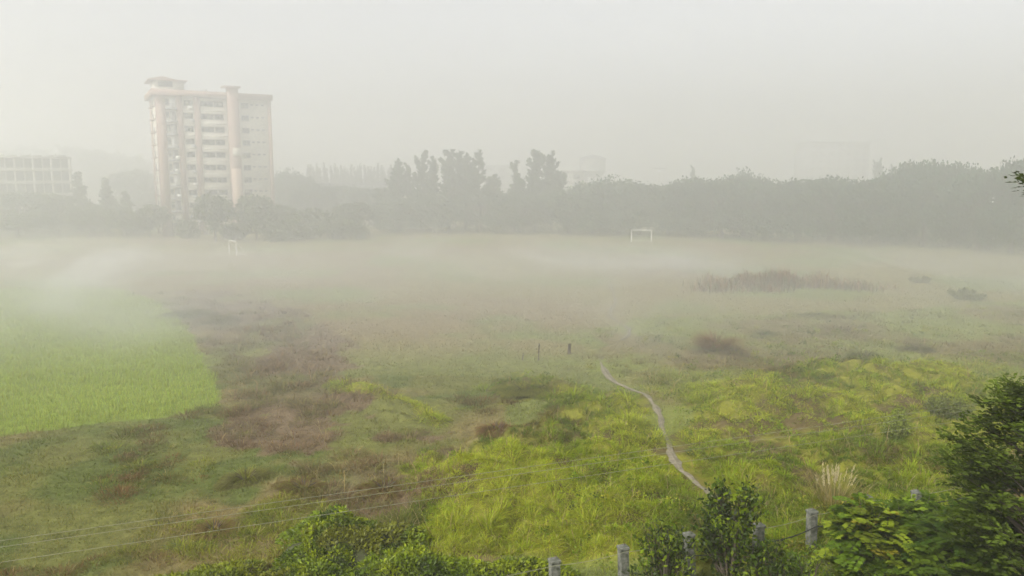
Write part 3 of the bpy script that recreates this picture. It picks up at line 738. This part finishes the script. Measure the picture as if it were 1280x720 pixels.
for a in [
    (895,440,3.0,22,(.16,.085,.055),'tall reddish weed bush beside the upper footpath bend',1.2),
    (918,446,1.4,26,(.15,.11,.065),'lower brown weed bush right of the tall reddish one',1.0),
    (1080,455,1.6,34,(.085,.09,.04),'dark green bush in the middle of the right field',.6),
    (1208,374,1.2,50,(.12,.13,.055),'dark bush in mist near the right edge of the field',.6),
    (1150,354,.8,26,(.13,.13,.06),'thin bush right of the reed bed',.9),
    (955,420,1.0,30,(.09,.09,.04),'small bush below the reed bed',.5),
    (1145,440,1.2,30,(.09,.08,.04),'low brown bush right of the dark green one',.6),
    (1020,396,1.0,30,(.13,.13,.06),'pale bush in mist just under the reed bed',.7),
    (232,395,1.5,70,(.075,.075,.045),'dark weedy bush at the top corner of the bright crop',.8),
    (275,402,1.2,60,(.085,.07,.045),'brown weed bush right of the crop corner',.8),
    (655,497,.9,60,(.13,.13,.03),'yellow green bush on the open grass left of the footpath',.5),
    (481,620,.8,60,(.11,.075,.035),'dark brown bush beneath the overhead wires',.9),
    (308,600,.8,60,(.10,.095,.035),'dark tufted bush with yellow crest in the lower left field',1.1),
    (268,665,.7,50,(.12,.085,.035),'red brown bush under the wires in the lower left field',.9),
    (380,612,.6,70,(.105,.075,.035),'wide brown bush left of the wire crossing',.9),
    (622,556,.9,40,(.12,.07,.035),'red brown weed clump at the top of the tall grass',1.1),
    (1120,560,1.5,30,(.14,.17,.03),'bright green sapling in the right tall grass',.3),
    (1185,540,1.1,60,(.11,.13,.03),'bushy green clump behind the feathery right tree',.3)]:
    field_bush(*a[:6], upright=a[6])
# reed bed (uncountable)
parts = []
for px, py, n, hh in [(903,358,60,1.5),(925,356,110,1.9),(944,357,90,2.2),(962,356,140,1.9),(984,357,120,2.2),(1003,357,90,2.0),(1022,359,80,1.5),(1042,361,60,1.5),(895,364,70,1.0),(960,363,110,1.1),(1065,362,40,1.2),(1090,364,30,1.)]:
    g = ground(px, py); x = g[0]+rng.normal(0, 1.5, n*3); y = g[1]+rng.normal(0, 1.0, n*3)
    hh_ = hh*rng.uniform(.5, 1.1, n*3)*(.45+.9*vnoise(x*.8, y*.3, 8))
    red = rng.uniform(0, 1, (n*3, 1)); col = np.where(red < .5, np.array([.22,.12,.08]), np.array([.12,.12,.06]))
    parts.append(blades(x, y, hh_, np.full(n*3, .09), jitter(col, n*3), BL_UP, rng.uniform(0, .3, n*3)))
prop(link('reeds', tomesh('reeds', merge(parts)), M['grass']), 'band of tall reddish reeds standing in mist before the right trees', 'reeds', kind='stuff')

# ------------------------------------------------------------------ fence
FENCE = [(695,700),(782,683),(866,668),(948,655),(1017,638),(1085,620),(1147,614)]
FL = ['mossy concrete fence post at the bottom centre, leftmost of the row', 'bare concrete fence post second from the left of the row', 'concrete fence post half wrapped by the small leafy shrub', 'concrete fence post behind the young tree', 'pale upright fence post standing clear beside the dry reeds', 'fence post whose top just shows above the yellow-leaved bush', 'fence post top left of the dark shrub at right']
PT = []
for (px, py), lab in zip(FENCE, FL):
    zt = 1.85; d = ray(px, py); t = (zt-CAMZ)/d[2]; x, y = d[0]*t, d[1]*t; PT.append((x, y, zt))
    o = empty('fence_post', (x, y, 0), math.radians(20)+rng.normal(0, .06), label=lab, cat='fence post', group='concrete fence posts in a row')
    o.rotation_euler[0] = rng.normal(0, .02); o.rotation_euler[1] = rng.normal(0, .02)
    w = .125; me = poly_mesh([(sx*w*k, sy*w*k, z) for z, k in ((-.3, 1), (1.5, .96), (1.76, .94)) for sx, sy in ((-1,-1),(1,-1),(1,1),(-1,1))],
        [(0,3,2,1),(8,9,10,11)]+[(i*4+j, i*4+(j+1) % 4, (i+1)*4+(j+1) % 4, (i+1)*4+j) for i in range(2) for j in range(4)])
    link('shaft', me, M['postm'], o)
    me = poly_mesh([(sx*k, sy*k, z) for z, k in ((1.761,.125),(1.80,.14),(1.85,.135),(1.865,.10)) for sx, sy in ((-1,-1),(1,-1),(1,1),(-1,1))],
        [(0,3,2,1),(12,13,14,15)]+[(i*4+j, i*4+(j+1) % 4, (i+1)*4+(j+1) % 4, (i+1)*4+j) for i in range(3) for j in range(4)])
    link('cap', me, M['postm'], o)
    link('rebar', tomesh('rebar', tube([(.05,.03,1.86),(.055,.03,1.9),(.07,.035,1.94)], .008, 5)), M['rust'], o)
def cable(name, pts, r, mat, lab, cat, sag=.0, n=14, ext=False):
    pts = [np.array(p) for p in pts]; out = []
    for a, b_ in zip(pts[:-1], pts[1:]):
        for k in range(n):
            t = k/n; q = a*(1-t)+b_*t; q = q.copy(); q[2] -= sag*4*t*(1-t); out.append(q)
    out.append(pts[-1])
    o = link(name, tomesh(name, tube(out, r, 6), True), M[mat]); prop(o, lab, cat, group='overhead wires' if 'overhead' in lab else None); return o
def overhead(p0, p1, z, r, mat, lab):
    a = ground(*p0, z); b_ = ground(*p1, z); d = b_-a; cable('overhead_wire', [a-d*.9, a, (a+b_)/2, b_, b_+d*.9], r, mat, lab, 'wire')
overhead((0,676), (1236,503), 6.6, .0042, 'wire', 'upper overhead wire crossing the whole field, thin and pale')
overhead((0,684), (1000,543), 6.4, .0042, 'wire', 'middle overhead wire running just under the upper one')
overhead((0,703), (1196,527), 6.2, .0042, 'wire', 'lowest overhead wire, apart from the close upper pair')
P3 = [np.array(p) for p in PT]
cable('fence_wire', [P3[0]+[-9,-3.6,-.05]]+[p+np.array([0,-.15,-.08]) for p in P3]+[P3[-1]+[9,3.4,0]], .007, 'wire', 'thin wire strung along the tops of the fence posts', 'wire', .06, 8)
cable('fence_cable', [P3[1]+[-1.5,-1.2,-1.0]]+[P3[2]+[0,-.2,-.55],P3[3]+[0,-.2,-.5],P3[4]+[0,-.2,-.45],P3[5]+[0,-.2,-.4],P3[6]+[0,-.2,-.4],P3[6]+[8,3,-.4]], .016, 'black', 'thick black cable slung low across the fence posts', 'cable', .1, 8)

# ------------------------------------------------------------------ near plants
def spray_shrub(name, c, H, W, n_br, per, leaf, cols, lab, cat, seed, tpl=LEAF, z_low=.25, depth=None, pinnate=0, yellow=0):
    r = np.random.default_rng(seed); o = empty(name, c, 0, label=lab, cat=cat); st = []; lv = []; yl = []
    Dp = depth or W
    for i in range(n_br):
        a = r.uniform(0, 2*PI); el = r.uniform(0, 1)**.6
        e = np.array([math.cos(a)*W*math.sqrt(1-el*el*.8)*r.uniform(.55, 1), math.sin(a)*Dp*math.sqrt(1-el*el*.8)*r.uniform(.55, 1), H*(z_low+(1-z_low)*el*r.uniform(.85, 1.02))])
        s = np.array([0, 0, H*z_low*r.uniform(.3, .9)]); mid = s*.45+e*.55+np.array([0, 0, H*.05])+r.normal(0, .08, 3)
        st.append(tube([s, mid, e], [.03, .02, .006], 5)); tone = r.uniform(.7, 1.3); cc = np.array(cols[r.integers(len(cols))])*tone
        d0 = (e-mid)/np.linalg.norm(e-mid)
        if pinnate:
            for f in range(per):
                t = r.uniform(.25, 1.05); b0 = mid+(e-mid)*t if t > .5 else s+(mid-s)*(t*2); fd = d0*.6+randdir(1, r)[0]*.9; fd[2] += .35; fd /= np.linalg.norm(fd)
                L = pinnate*r.uniform(.7, 1.2); kk = 9
                side = np.cross(fd, [0, 0, 1]); side /= np.linalg.norm(side)+1e-6
                tt = np.linspace(.15, 1, kk); P_ = b0+fd*(L*tt)[:, None]; P_[:, 2] -= .35*L*tt**2
                fc = cc*r.uniform(.8, 1.25); isy = r.uniform() < yellow
                if isy: fc = np.array([.24, .22, .02])
                for sg in (-1, 1):
                    dd = side*sg*np.ones((kk, 1))+fd*.55+r.normal(0, .08, (kk, 3)); dd[:, 2] -= .15
                    (lv).append(bake('p', LEAFLET, P_, frames(dd, np.full(kk, 0.0)+r.normal(0, .2, kk)), np.c_[leaf*2.0*np.ones(kk), leaf*(1-.35*np.abs(tt-.5)), np.ones(kk)*leaf], fc*(1+r.uniform(-.15, .15, (kk, 1)))))
                st.append(tube([b0, b0+fd*L*.5-[0,0,.35*L*.25], b0+fd*L-[0,0,.35*L]], [.008, .006, .003], 3))
        else:
            t = r.uniform(.2, 1.08, per)[:, None]; P_ = mid+(e-mid)*t; low = r.uniform(0, 1, per) < .25; P_[low] = (s+(mid-s)*t)[low]
            P_ += r.normal(0, .10*max(W, .8), (per, 3)); dd = d0*.4+randdir(per, r)
            lv.append(bake('l', tpl, P_, frames(dd, r=r), leaf*r.uniform(.6, 1.3, per), np.clip(cc*(1+r.uniform(-.3, .3, (per, 1))), .004, .4)))
    st.append(tube([(0,0,-.2),(.03,.02,H*z_low*.5),(0,0,H*z_low)], [.07, .055, .045], 7))
    link('stem', tomesh('stem', merge(st)), M['bark'], o); link('foliage', tomesh('foliage', merge(lv)), M['leaf'], o); return o
def gp(px, Y): return (at(px, 600, Y)[0], Y, 0)
DG = [(.03,.05,.006), (.055,.085,.008), (.12,.165,.010), (.022,.035,.006)]
spray_shrub('young_tree', gp(918, 19.6), 4.05, 1.15, 75, 34, .15, DG, 'young leafy tree in front of the fence posts, taller than the shrubs', 'tree', 11, z_low=.48)
spray_shrub('leafy_shrub', gp(832, 19.4), 3.0, 1.0, 60, 30, .14, DG, 'small dark shrub leaning on the fence left of the young tree', 'shrub', 12, z_low=.3)
spray_shrub('leafy_shrub', gp(965, 19.0), 2.7, .9, 50, 30, .14, DG, 'dark low shrub right under the young tree', 'shrub', 13, z_low=.3)
GG = [(.08,.13,.010), (.12,.17,.012), (.055,.09,.008), (.15,.19,.014)]
spray_shrub('fern_leaved_bush', gp(1098, 20.6), 2.9, 1.08, 80, 7, .2, GG, 'bush of long fern-like leaves, some turned yellow, beside the pale post', 'bush', 14, pinnate=.75, yellow=.05)
spray_shrub('fern_leaved_bush', gp(1158, 21.2), 2.6, 1.15, 90, 7, .19, GG[:3], 'mid green fern-leaved bush between the yellowing one and the dark tree', 'bush', 15, pinnate=.7, yellow=.03)
spray_shrub('fern_leaved_bush', gp(1235, 18.6), 3.7, 1.5, 90, 8, .2, [(.035,.065,.008), (.055,.09,.010), (.08,.12,.01)], 'dark glossy fern-leaved bush under the feathery tree', 'bush', 16, pinnate=.8)
spray_shrub('leafy_shrub', gp(1020, 20.4), 1.55, .9, 40, 30, .13, GG, 'low green shrub at the foot of the pale fence post', 'shrub', 17, z_low=.2)
spray_shrub('leafy_shrub', gp(1285, 19.0), 3.2, 1.3, 60, 34, .15, DG, 'dark shrub in the lower right corner', 'shrub', 18, z_low=.2)
# feathery dark tree at right
def right_tree():
    r = np.random.default_rng(5); base = gp(1325, 17.0); o = empty('feathery_leaved_tree', base, 0, label='dark feathery-leaved tree rising at the right edge before the fence', cat='tree')
    st = []; lv = []; T0 = np.array([0, 0, 3.2])
    st.append(tube([(0,0,-.3),(.1,.05,1.6),(0,0,3.2),(.2,0,7),(.4,.1,12.6)], [.17,.14,.12,.09,.03], 9))
    def local(px, py, Y): return at(px, py, Y)-np.array(base)
    ends = []
    for i in range(150):
        a = r.uniform(-PI, PI); f = r.uniform(0, 1)
        zt = 3.3+f*4.3; rad = (2.0*(1-f)**.5+.45)*r.uniform(.35, 1.0)
        ends.append(np.array([math.cos(a)*rad, math.sin(a)*rad*.8, zt]))
    for px, py in [(1262,484),(1250,502),(1232,512),(1208,538),(1196,548),(1188,572),(1192,585),(1205,592),(1225,528),(1240,540),(1215,560),(1272,492),(1200,606),(1212,575),(1222,590),(1235,560),(1245,575),(1230,610),(1255,520),(1262,505),(1268,530)]*2:
        ends.append(local(px, py, r.uniform(16.2, 17.6)))
    ends += [local(1286, 223, 16.4), local(1304, 226, 16.6), local(1310, 234, 16.8)]
    for j in range(30): ends.append(np.array([r.uniform(-.1, 1.6), r.uniform(-1, 1), r.uniform(9, 13.4)]))
    for e in ends:
        z0 = max(1.8, e[2]-abs(np.hypot(e[0], e[1]))*.75-.2); s = np.array([.05, 0, z0]); mid = (s+e)/2+[0, 0, .18]; st.append(tube([s, mid, e], [.03, .018, .005], 5))
        d0 = (e-mid)/np.linalg.norm(e-mid); tone = r.uniform(.5, 1.9)
        for f in range(11):
            t = r.uniform(.15, 1.0) if f > 1 else 1.; b0 = mid+(e-mid)*t; fd = d0*1.0+randdir(1, r)[0]*.75; fd[2] += .15; fd /= np.linalg.norm(fd)
            L = .48*r.uniform(.7, 1.15); kk = 6; tt = np.linspace(.12, 1, kk); P_ = b0+fd*(L*tt)[:, None]; P_[:, 2] -= .3*L*tt**2
            side = np.cross(fd, [0, 0, 1]); side /= np.linalg.norm(side)+1e-6
            for sg in (-1, 1):
                dd = side*sg*np.ones((kk, 1))+fd*.7; dd[:, 2] -= .1
                lv.append(bake('p', LEAF, P_+r.normal(0, .02, (kk, 3)), frames(dd, r.normal(0, .5, kk)), np.c_[np.ones(kk)*.12, np.ones(kk)*.15, np.ones(kk)*.1]*r.uniform(.7, 1.25, (kk, 1)), np.array([.05, .072, .009])*tone*(1+r.uniform(-.2, .2, (kk, 1)))))
    link('trunk', tomesh('trunk', merge(st)), M['bark'], o); link('crown', tomesh('crown', merge(lv)), M['leaf'], o)
right_tree()
# creeper mounds
def mound(px, py, W, D, H, leaf, cols, lab, seed, n):
    r = np.random.default_rng(seed); g = ground(px, py); o = empty('creeper_mound', (g[0], g[1], float(hgt(g[0:1], g[1:2])[0])), 0, label=lab, cat='shrub')
    a = r.uniform(0, 2*PI, n); u = np.sqrt(r.uniform(0, 1, n)); x = np.cos(a)*u*W; y = np.sin(a)*u*D
    lum = fbm(x+g[0], y+g[1], .9, 3, seed)
    edge = 1+.25*np.sin(a*3+seed)+.15*np.sin(a*7)
    z = H*np.sqrt(np.clip(1-u**2*.92, 0, 1))*(.45+.95*lum); z = z*r.uniform(.8, 1, n)
    x *= edge; y *= edge
    col = np.array(cols)[np.clip((fbm(x+g[0], y+g[1], 1.4, 2, seed+5)*1.7-.35)*len(cols), 0, len(cols)-1).astype(int)]*(1+r.uniform(-.35, .35, (n, 1)))
    nd = np.stack([x/W, y/D, np.full(n, .3)], 1)+randdir(n, r)*.9
    b_ = bake('m', LEAF, np.stack([x, y, z], 1), frames(nd, r=r), leaf*r.uniform(.6, 1.4, n), np.clip(col, .004, .4))
    st = [tube([(0,0,-.1), (math.cos(q)*W*.3, math.sin(q)*D*.3, H*.45), (math.cos(q)*W*.7, math.sin(q)*D*.7, H*.3)], [.04,.03,.01], 5) for q in np.linspace(0, 6, 9)]
    # solid matted core
    nr, na = 10, 28; V = [(0,0,H*.7)]; Fc = []
    for i in range(1, nr+1):
        for j in range(na):
            q = 2*PI*j/na; uu = i/nr*.93; V.append((math.cos(q)*uu*W, math.sin(q)*uu*D, H*.62*math.sqrt(1-(i/nr)**2*.98)-.08*(i == nr)))
    for j in range(na): Fc.append((0, 1+j, 1+(j+1) % na))
    for i in range(nr-1):
        for j in range(na): Fc.append((1+i*na+j, 1+(i+1)*na+j, 1+(i+1)*na+(j+1) % na, 1+i*na+(j+1) % na))
    link('thatch', poly_mesh(V, Fc), M['thatch'], o)
    link('stem', tomesh('stem', merge(st)), M['bark'], o); link('foliage', tomesh('foliage', b_), M['leaf'], o)
M['thatch'] = plain('matted_thatch', (.05, .06, .02), .95, .3, 5, col2=(.03, .03, .012), bump=1)
VG = [(.055,.085,.010), (.12,.165,.012), (.17,.21,.012), (.08,.11,.014), (.13,.14,.018)]
mound(430, 705, 2.1, 1.5, 1.25, .12, VG, 'highest bright green creeper mound left of centre at the bottom', 1, 9000)
mound(500, 735, 1.8, 1.4, .95, .12, VG, 'lower creeper mound right behind the highest one', 2, 6500)
mound(385, 742, 1.6, 1.2, .8, .11, VG, 'creeper mound at the left foot of the highest one', 3, 5000)
mound(265, 745, 1.7, 1.2, .75, .11, [(.12,.15,.015), (.15,.17,.015), (.08,.11,.015)], 'yellow green creeper mound at the bottom left', 4, 5000)
mound(610, 745, 2.2, 1.2, .8, .11, VG, 'broad-leaved creeper mound at bottom centre', 6, 7000)
# dry reed clump
def reed_clump():
    g = ground(1040, 655); r = np.random.default_rng(2); n = 420; o = empty('dry_reed_clump', (g[0], g[1], 0), 0, label='tall clump of dry straw coloured reeds with pale plumes beside the fence', cat='reeds')
    a = r.uniform(0, 2*PI, n); q = np.sqrt(r.uniform(0, 1, n))*.35; p = np.stack([np.cos(a)*q, np.sin(a)*q, np.zeros(n)], 1)
    h = r.uniform(1.1, 2.3, n); col = np.where(r.uniform(0, 1, (n, 1)) < .5, np.array([.27,.22,.10]), np.array([.15,.15,.04]))
    link('stalks', tomesh('stalks', bake('s', BL_UP, p, tilt(a-PI/2, q*.9+r.uniform(-.05, .12, n)), np.stack([np.full(n, .018), h, h], 1), col*(1+r.uniform(-.2, .2, (n, 1))))), M['grass'], o)
    k = 26; a = r.uniform(0, 2*PI, k); t = r.uniform(.02, .38, k); hh = r.uniform(1.7, 2.25, k); pl = []
    for i in range(k):
        e = np.array([math.sin(t[i])*math.cos(a[i])*hh[i], math.sin(t[i])*math.sin(a[i])*hh[i], hh[i]*math.cos(t[i])]); m_ = 30
        tt = r.uniform(.8, 1.04, m_)[:, None]; P_ = e*tt+r.normal(0, .012, (m_, 3)); d = e/np.linalg.norm(e)+randdir(m_, r)*.35
        link('plume', tomesh('plume', bake('f', LEAFLET, P_, frames(d, r=r), np.c_[np.full(m_, .05), np.full(m_, .10), np.full(m_, .1)], np.tile([.42,.37,.26], (m_, 1))*(1+r.uniform(-.2, .2, (m_, 1))))), M['grass'], o)
reed_clump()

# ------------------------------------------------------------------ air
def volbox(name, b, lab):
    o = link(name, boxes([b])); prop(o, lab, 'fog', kind='stuff'); return o
HAZE_D = .0019
h = volbox('haze', (-1010, -310, -2.5, 1010, 1010, 44), 'pale even fog filling the whole air')
m, nt, out = newmat('fog_air'); v = nt.nodes.new('ShaderNodeVolumePrincipled'); v.inputs['Color'].default_value = (.985, .986, .968, 1); v.inputs['Density'].default_value = HAZE_D; v.inputs['Anisotropy'].default_value = .5
nt.links.new(v.outputs[0], out.inputs['Volume']); h.data.materials.append(m)
bank = volbox('fog_bank', (-900, 30, -2.2, 900, 900, 42), 'thicker even fog lying from the middle of the field outward')
m, nt, out = newmat('fog_bank_air'); v = nt.nodes.new('ShaderNodeVolumePrincipled'); v.inputs['Color'].default_value = (.985, .986, .968, 1); v.inputs['Density'].default_value = .0064; v.inputs['Anisotropy'].default_value = .5
nt.links.new(v.outputs[0], out.inputs['Volume']); bank.data.materials.append(m)
mist = volbox('ground_mist', (-150, 31, -.6, 125, 205, 7.0), 'low white ground mist drifting in streaks across the far half of the field')
m, nt, out = newmat('drifting_mist'); N = nt.nodes.new; L = nt.links.new
v = N('ShaderNodeVolumePrincipled'); v.inputs['Color'].default_value = (.985, .984, .962, 1); v.inputs['Anisotropy'].default_value = .5
tc = N('ShaderNodeTexCoord')
n1 = N('ShaderNodeTexNoise'); n1.inputs['Scale'].default_value = 1; n1.inputs['Detail'].default_value = 4; n1.inputs['Roughness'].default_value = .5; n1.inputs['Distortion'].default_value = 1.1
sep = N('ShaderNodeSeparateXYZ'); L(tc.outputs['Object'], sep.inputs[0])
def mth(op, a, b_=None, clamp=False):
    q = N('ShaderNodeMath'); q.operation = op; q.use_clamp = clamp
    for i, s in enumerate((a, b_)):
        if s is None: continue
        if isinstance(s, (int, float)): q.inputs[i].default_value = s
        else: L(s, q.inputs[i])
    return q.outputs[0]
def rmp(s, a, b_, c0, c1):
    q = N('ShaderNodeMapRange'); q.interpolation_type = 'SMOOTHSTEP'; L(s, q.inputs[0]); 
    for i, w in enumerate((a, b_, c0, c1)): q.inputs[i+1].default_value = w
    return q.outputs[0]
X_, Y_, Z_ = sep.outputs[0], sep.outputs[1], sep.outputs[2]
cmb = N('ShaderNodeCombineXYZ')
L(mth('MULTIPLY', mth('ADD', mth('MULTIPLY', X_, .92), mth('MULTIPLY', Y_, .39)), .040), cmb.inputs[0])
L(mth('MULTIPLY', mth('ADD', mth('MULTIPLY', X_, -.39), mth('MULTIPLY', Y_, .92)), .017), cmb.inputs[1])
L(mth('MULTIPLY', Z_, .10), cmb.inputs[2]); L(cmb.outputs[0], n1.inputs['Vector'])
n2 = N('ShaderNodeTexNoise'); n2.inputs['Scale'].default_value = .018; n2.inputs['Detail'].default_value = 3; L(tc.outputs['Object'], n2.inputs['Vector'])
streak = rmp(n1.outputs[0], .46, .70, 0.0, 1)
yw = mth('ADD', Y_, mth('MULTIPLY', mth('SUBTRACT', n2.outputs[0], .5), 60))
lead = rmp(Y_, 33, 50, 0, 1); yfar = rmp(Y_, 98, 142, 1, .02)
xl = rmp(X_, -145, -110, 0, 1); xr = rmp(X_, 95, 122, 1, 0)
zf = mth('POWER', 2.71828, mth('MULTIPLY', Z_, -.6)); ztop = rmp(Z_, 2.2, 5.5, 1, 0)
side = rmp(X_, 10, 60, 1, .55)
d = mth('ADD', mth('MULTIPLY', rmp(yw, 28, 74, 0, 1), mth('MULTIPLY', rmp(X_, 0, 40, 1, .6), .052)), mth('MULTIPLY', mth('MULTIPLY', streak, side), mth('MULTIPLY', rmp(yw, 36, 84, 0, 1), .19)))
for k in (lead, yfar, xl, xr, ztop, zf): d = mth('MULTIPLY', d, k)
L(d, v.inputs['Density']); L(v.outputs[0], out.inputs['Volume']); mist.data.materials.append(m)
m.cycles.volume_step_rate = .2

# ------------------------------------------------------------------ light, camera, render
sc = bpy.context.scene
w = bpy.data.worlds.new('World'); sc.world = w; w.use_nodes = True; nt = w.node_tree; bg = nt.nodes['Background']
sky = nt.nodes.new('ShaderNodeTexSky'); sky.sky_type = 'NISHITA'; sky.sun_disc = False
SE, SA = math.radians(42), math.radians(-140)       # sun high, ahead and to the left
sky.sun_elevation = SE; sky.sun_rotation = SA; sky.air_density = 1.0; sky.dust_density = 4.0; sky.ozone_density = 1
hs = nt.nodes.new('ShaderNodeHueSaturation'); hs.inputs['Saturation'].default_value = .12
nt.links.new(sky.outputs[0], hs.inputs['Color']); nt.links.new(hs.outputs[0], bg.inputs[0]); bg.inputs[1].default_value = .12
sun = bpy.data.lights.new('sun', 'SUN'); sun.energy = 2.6; sun.angle = math.radians(14); sun.color = (1, .97, .92)
so = bpy.data.objects.new('sun', sun); C.objects.link(so)
sd = np.array([math.sin(SA)*math.cos(SE), math.cos(SA)*math.cos(SE), math.sin(SE)])
from mathutils import Vector
so.rotation_euler = Vector(tuple(-sd)).to_track_quat('-Z', 'Y').to_euler()
cam = bpy.data.cameras.new('camera'); co = bpy.data.objects.new('camera', cam); C.objects.link(co); sc.camera = co
cam.sensor_width = 36; cam.lens = F/1280*36; cam.clip_end = 6000; cam.clip_start = .1
co.location = (0, 0, CAMZ); co.rotation_euler = (math.radians(90)-PITCH, 0, 0)
vs = sc.view_settings; sc.display_settings.display_device = 'sRGB'; vs.view_transform = 'Standard'; vs.look = 'None'; vs.exposure = .87; vs.gamma = 1; vs.use_curve_mapping = False
cy = sc.cycles; sc.render.engine = 'CYCLES'; cy.use_denoising = True; cy.denoiser = 'OPENIMAGEDENOISE'
cy.max_bounces = 5; cy.diffuse_bounces = 2; cy.glossy_bounces = 1; cy.transmission_bounces = 2; cy.volume_bounces = 2; cy.transparent_max_bounces = 4
cy.use_adaptive_sampling = True; cy.adaptive_threshold = .03; cy.sample_clamp_indirect = 4
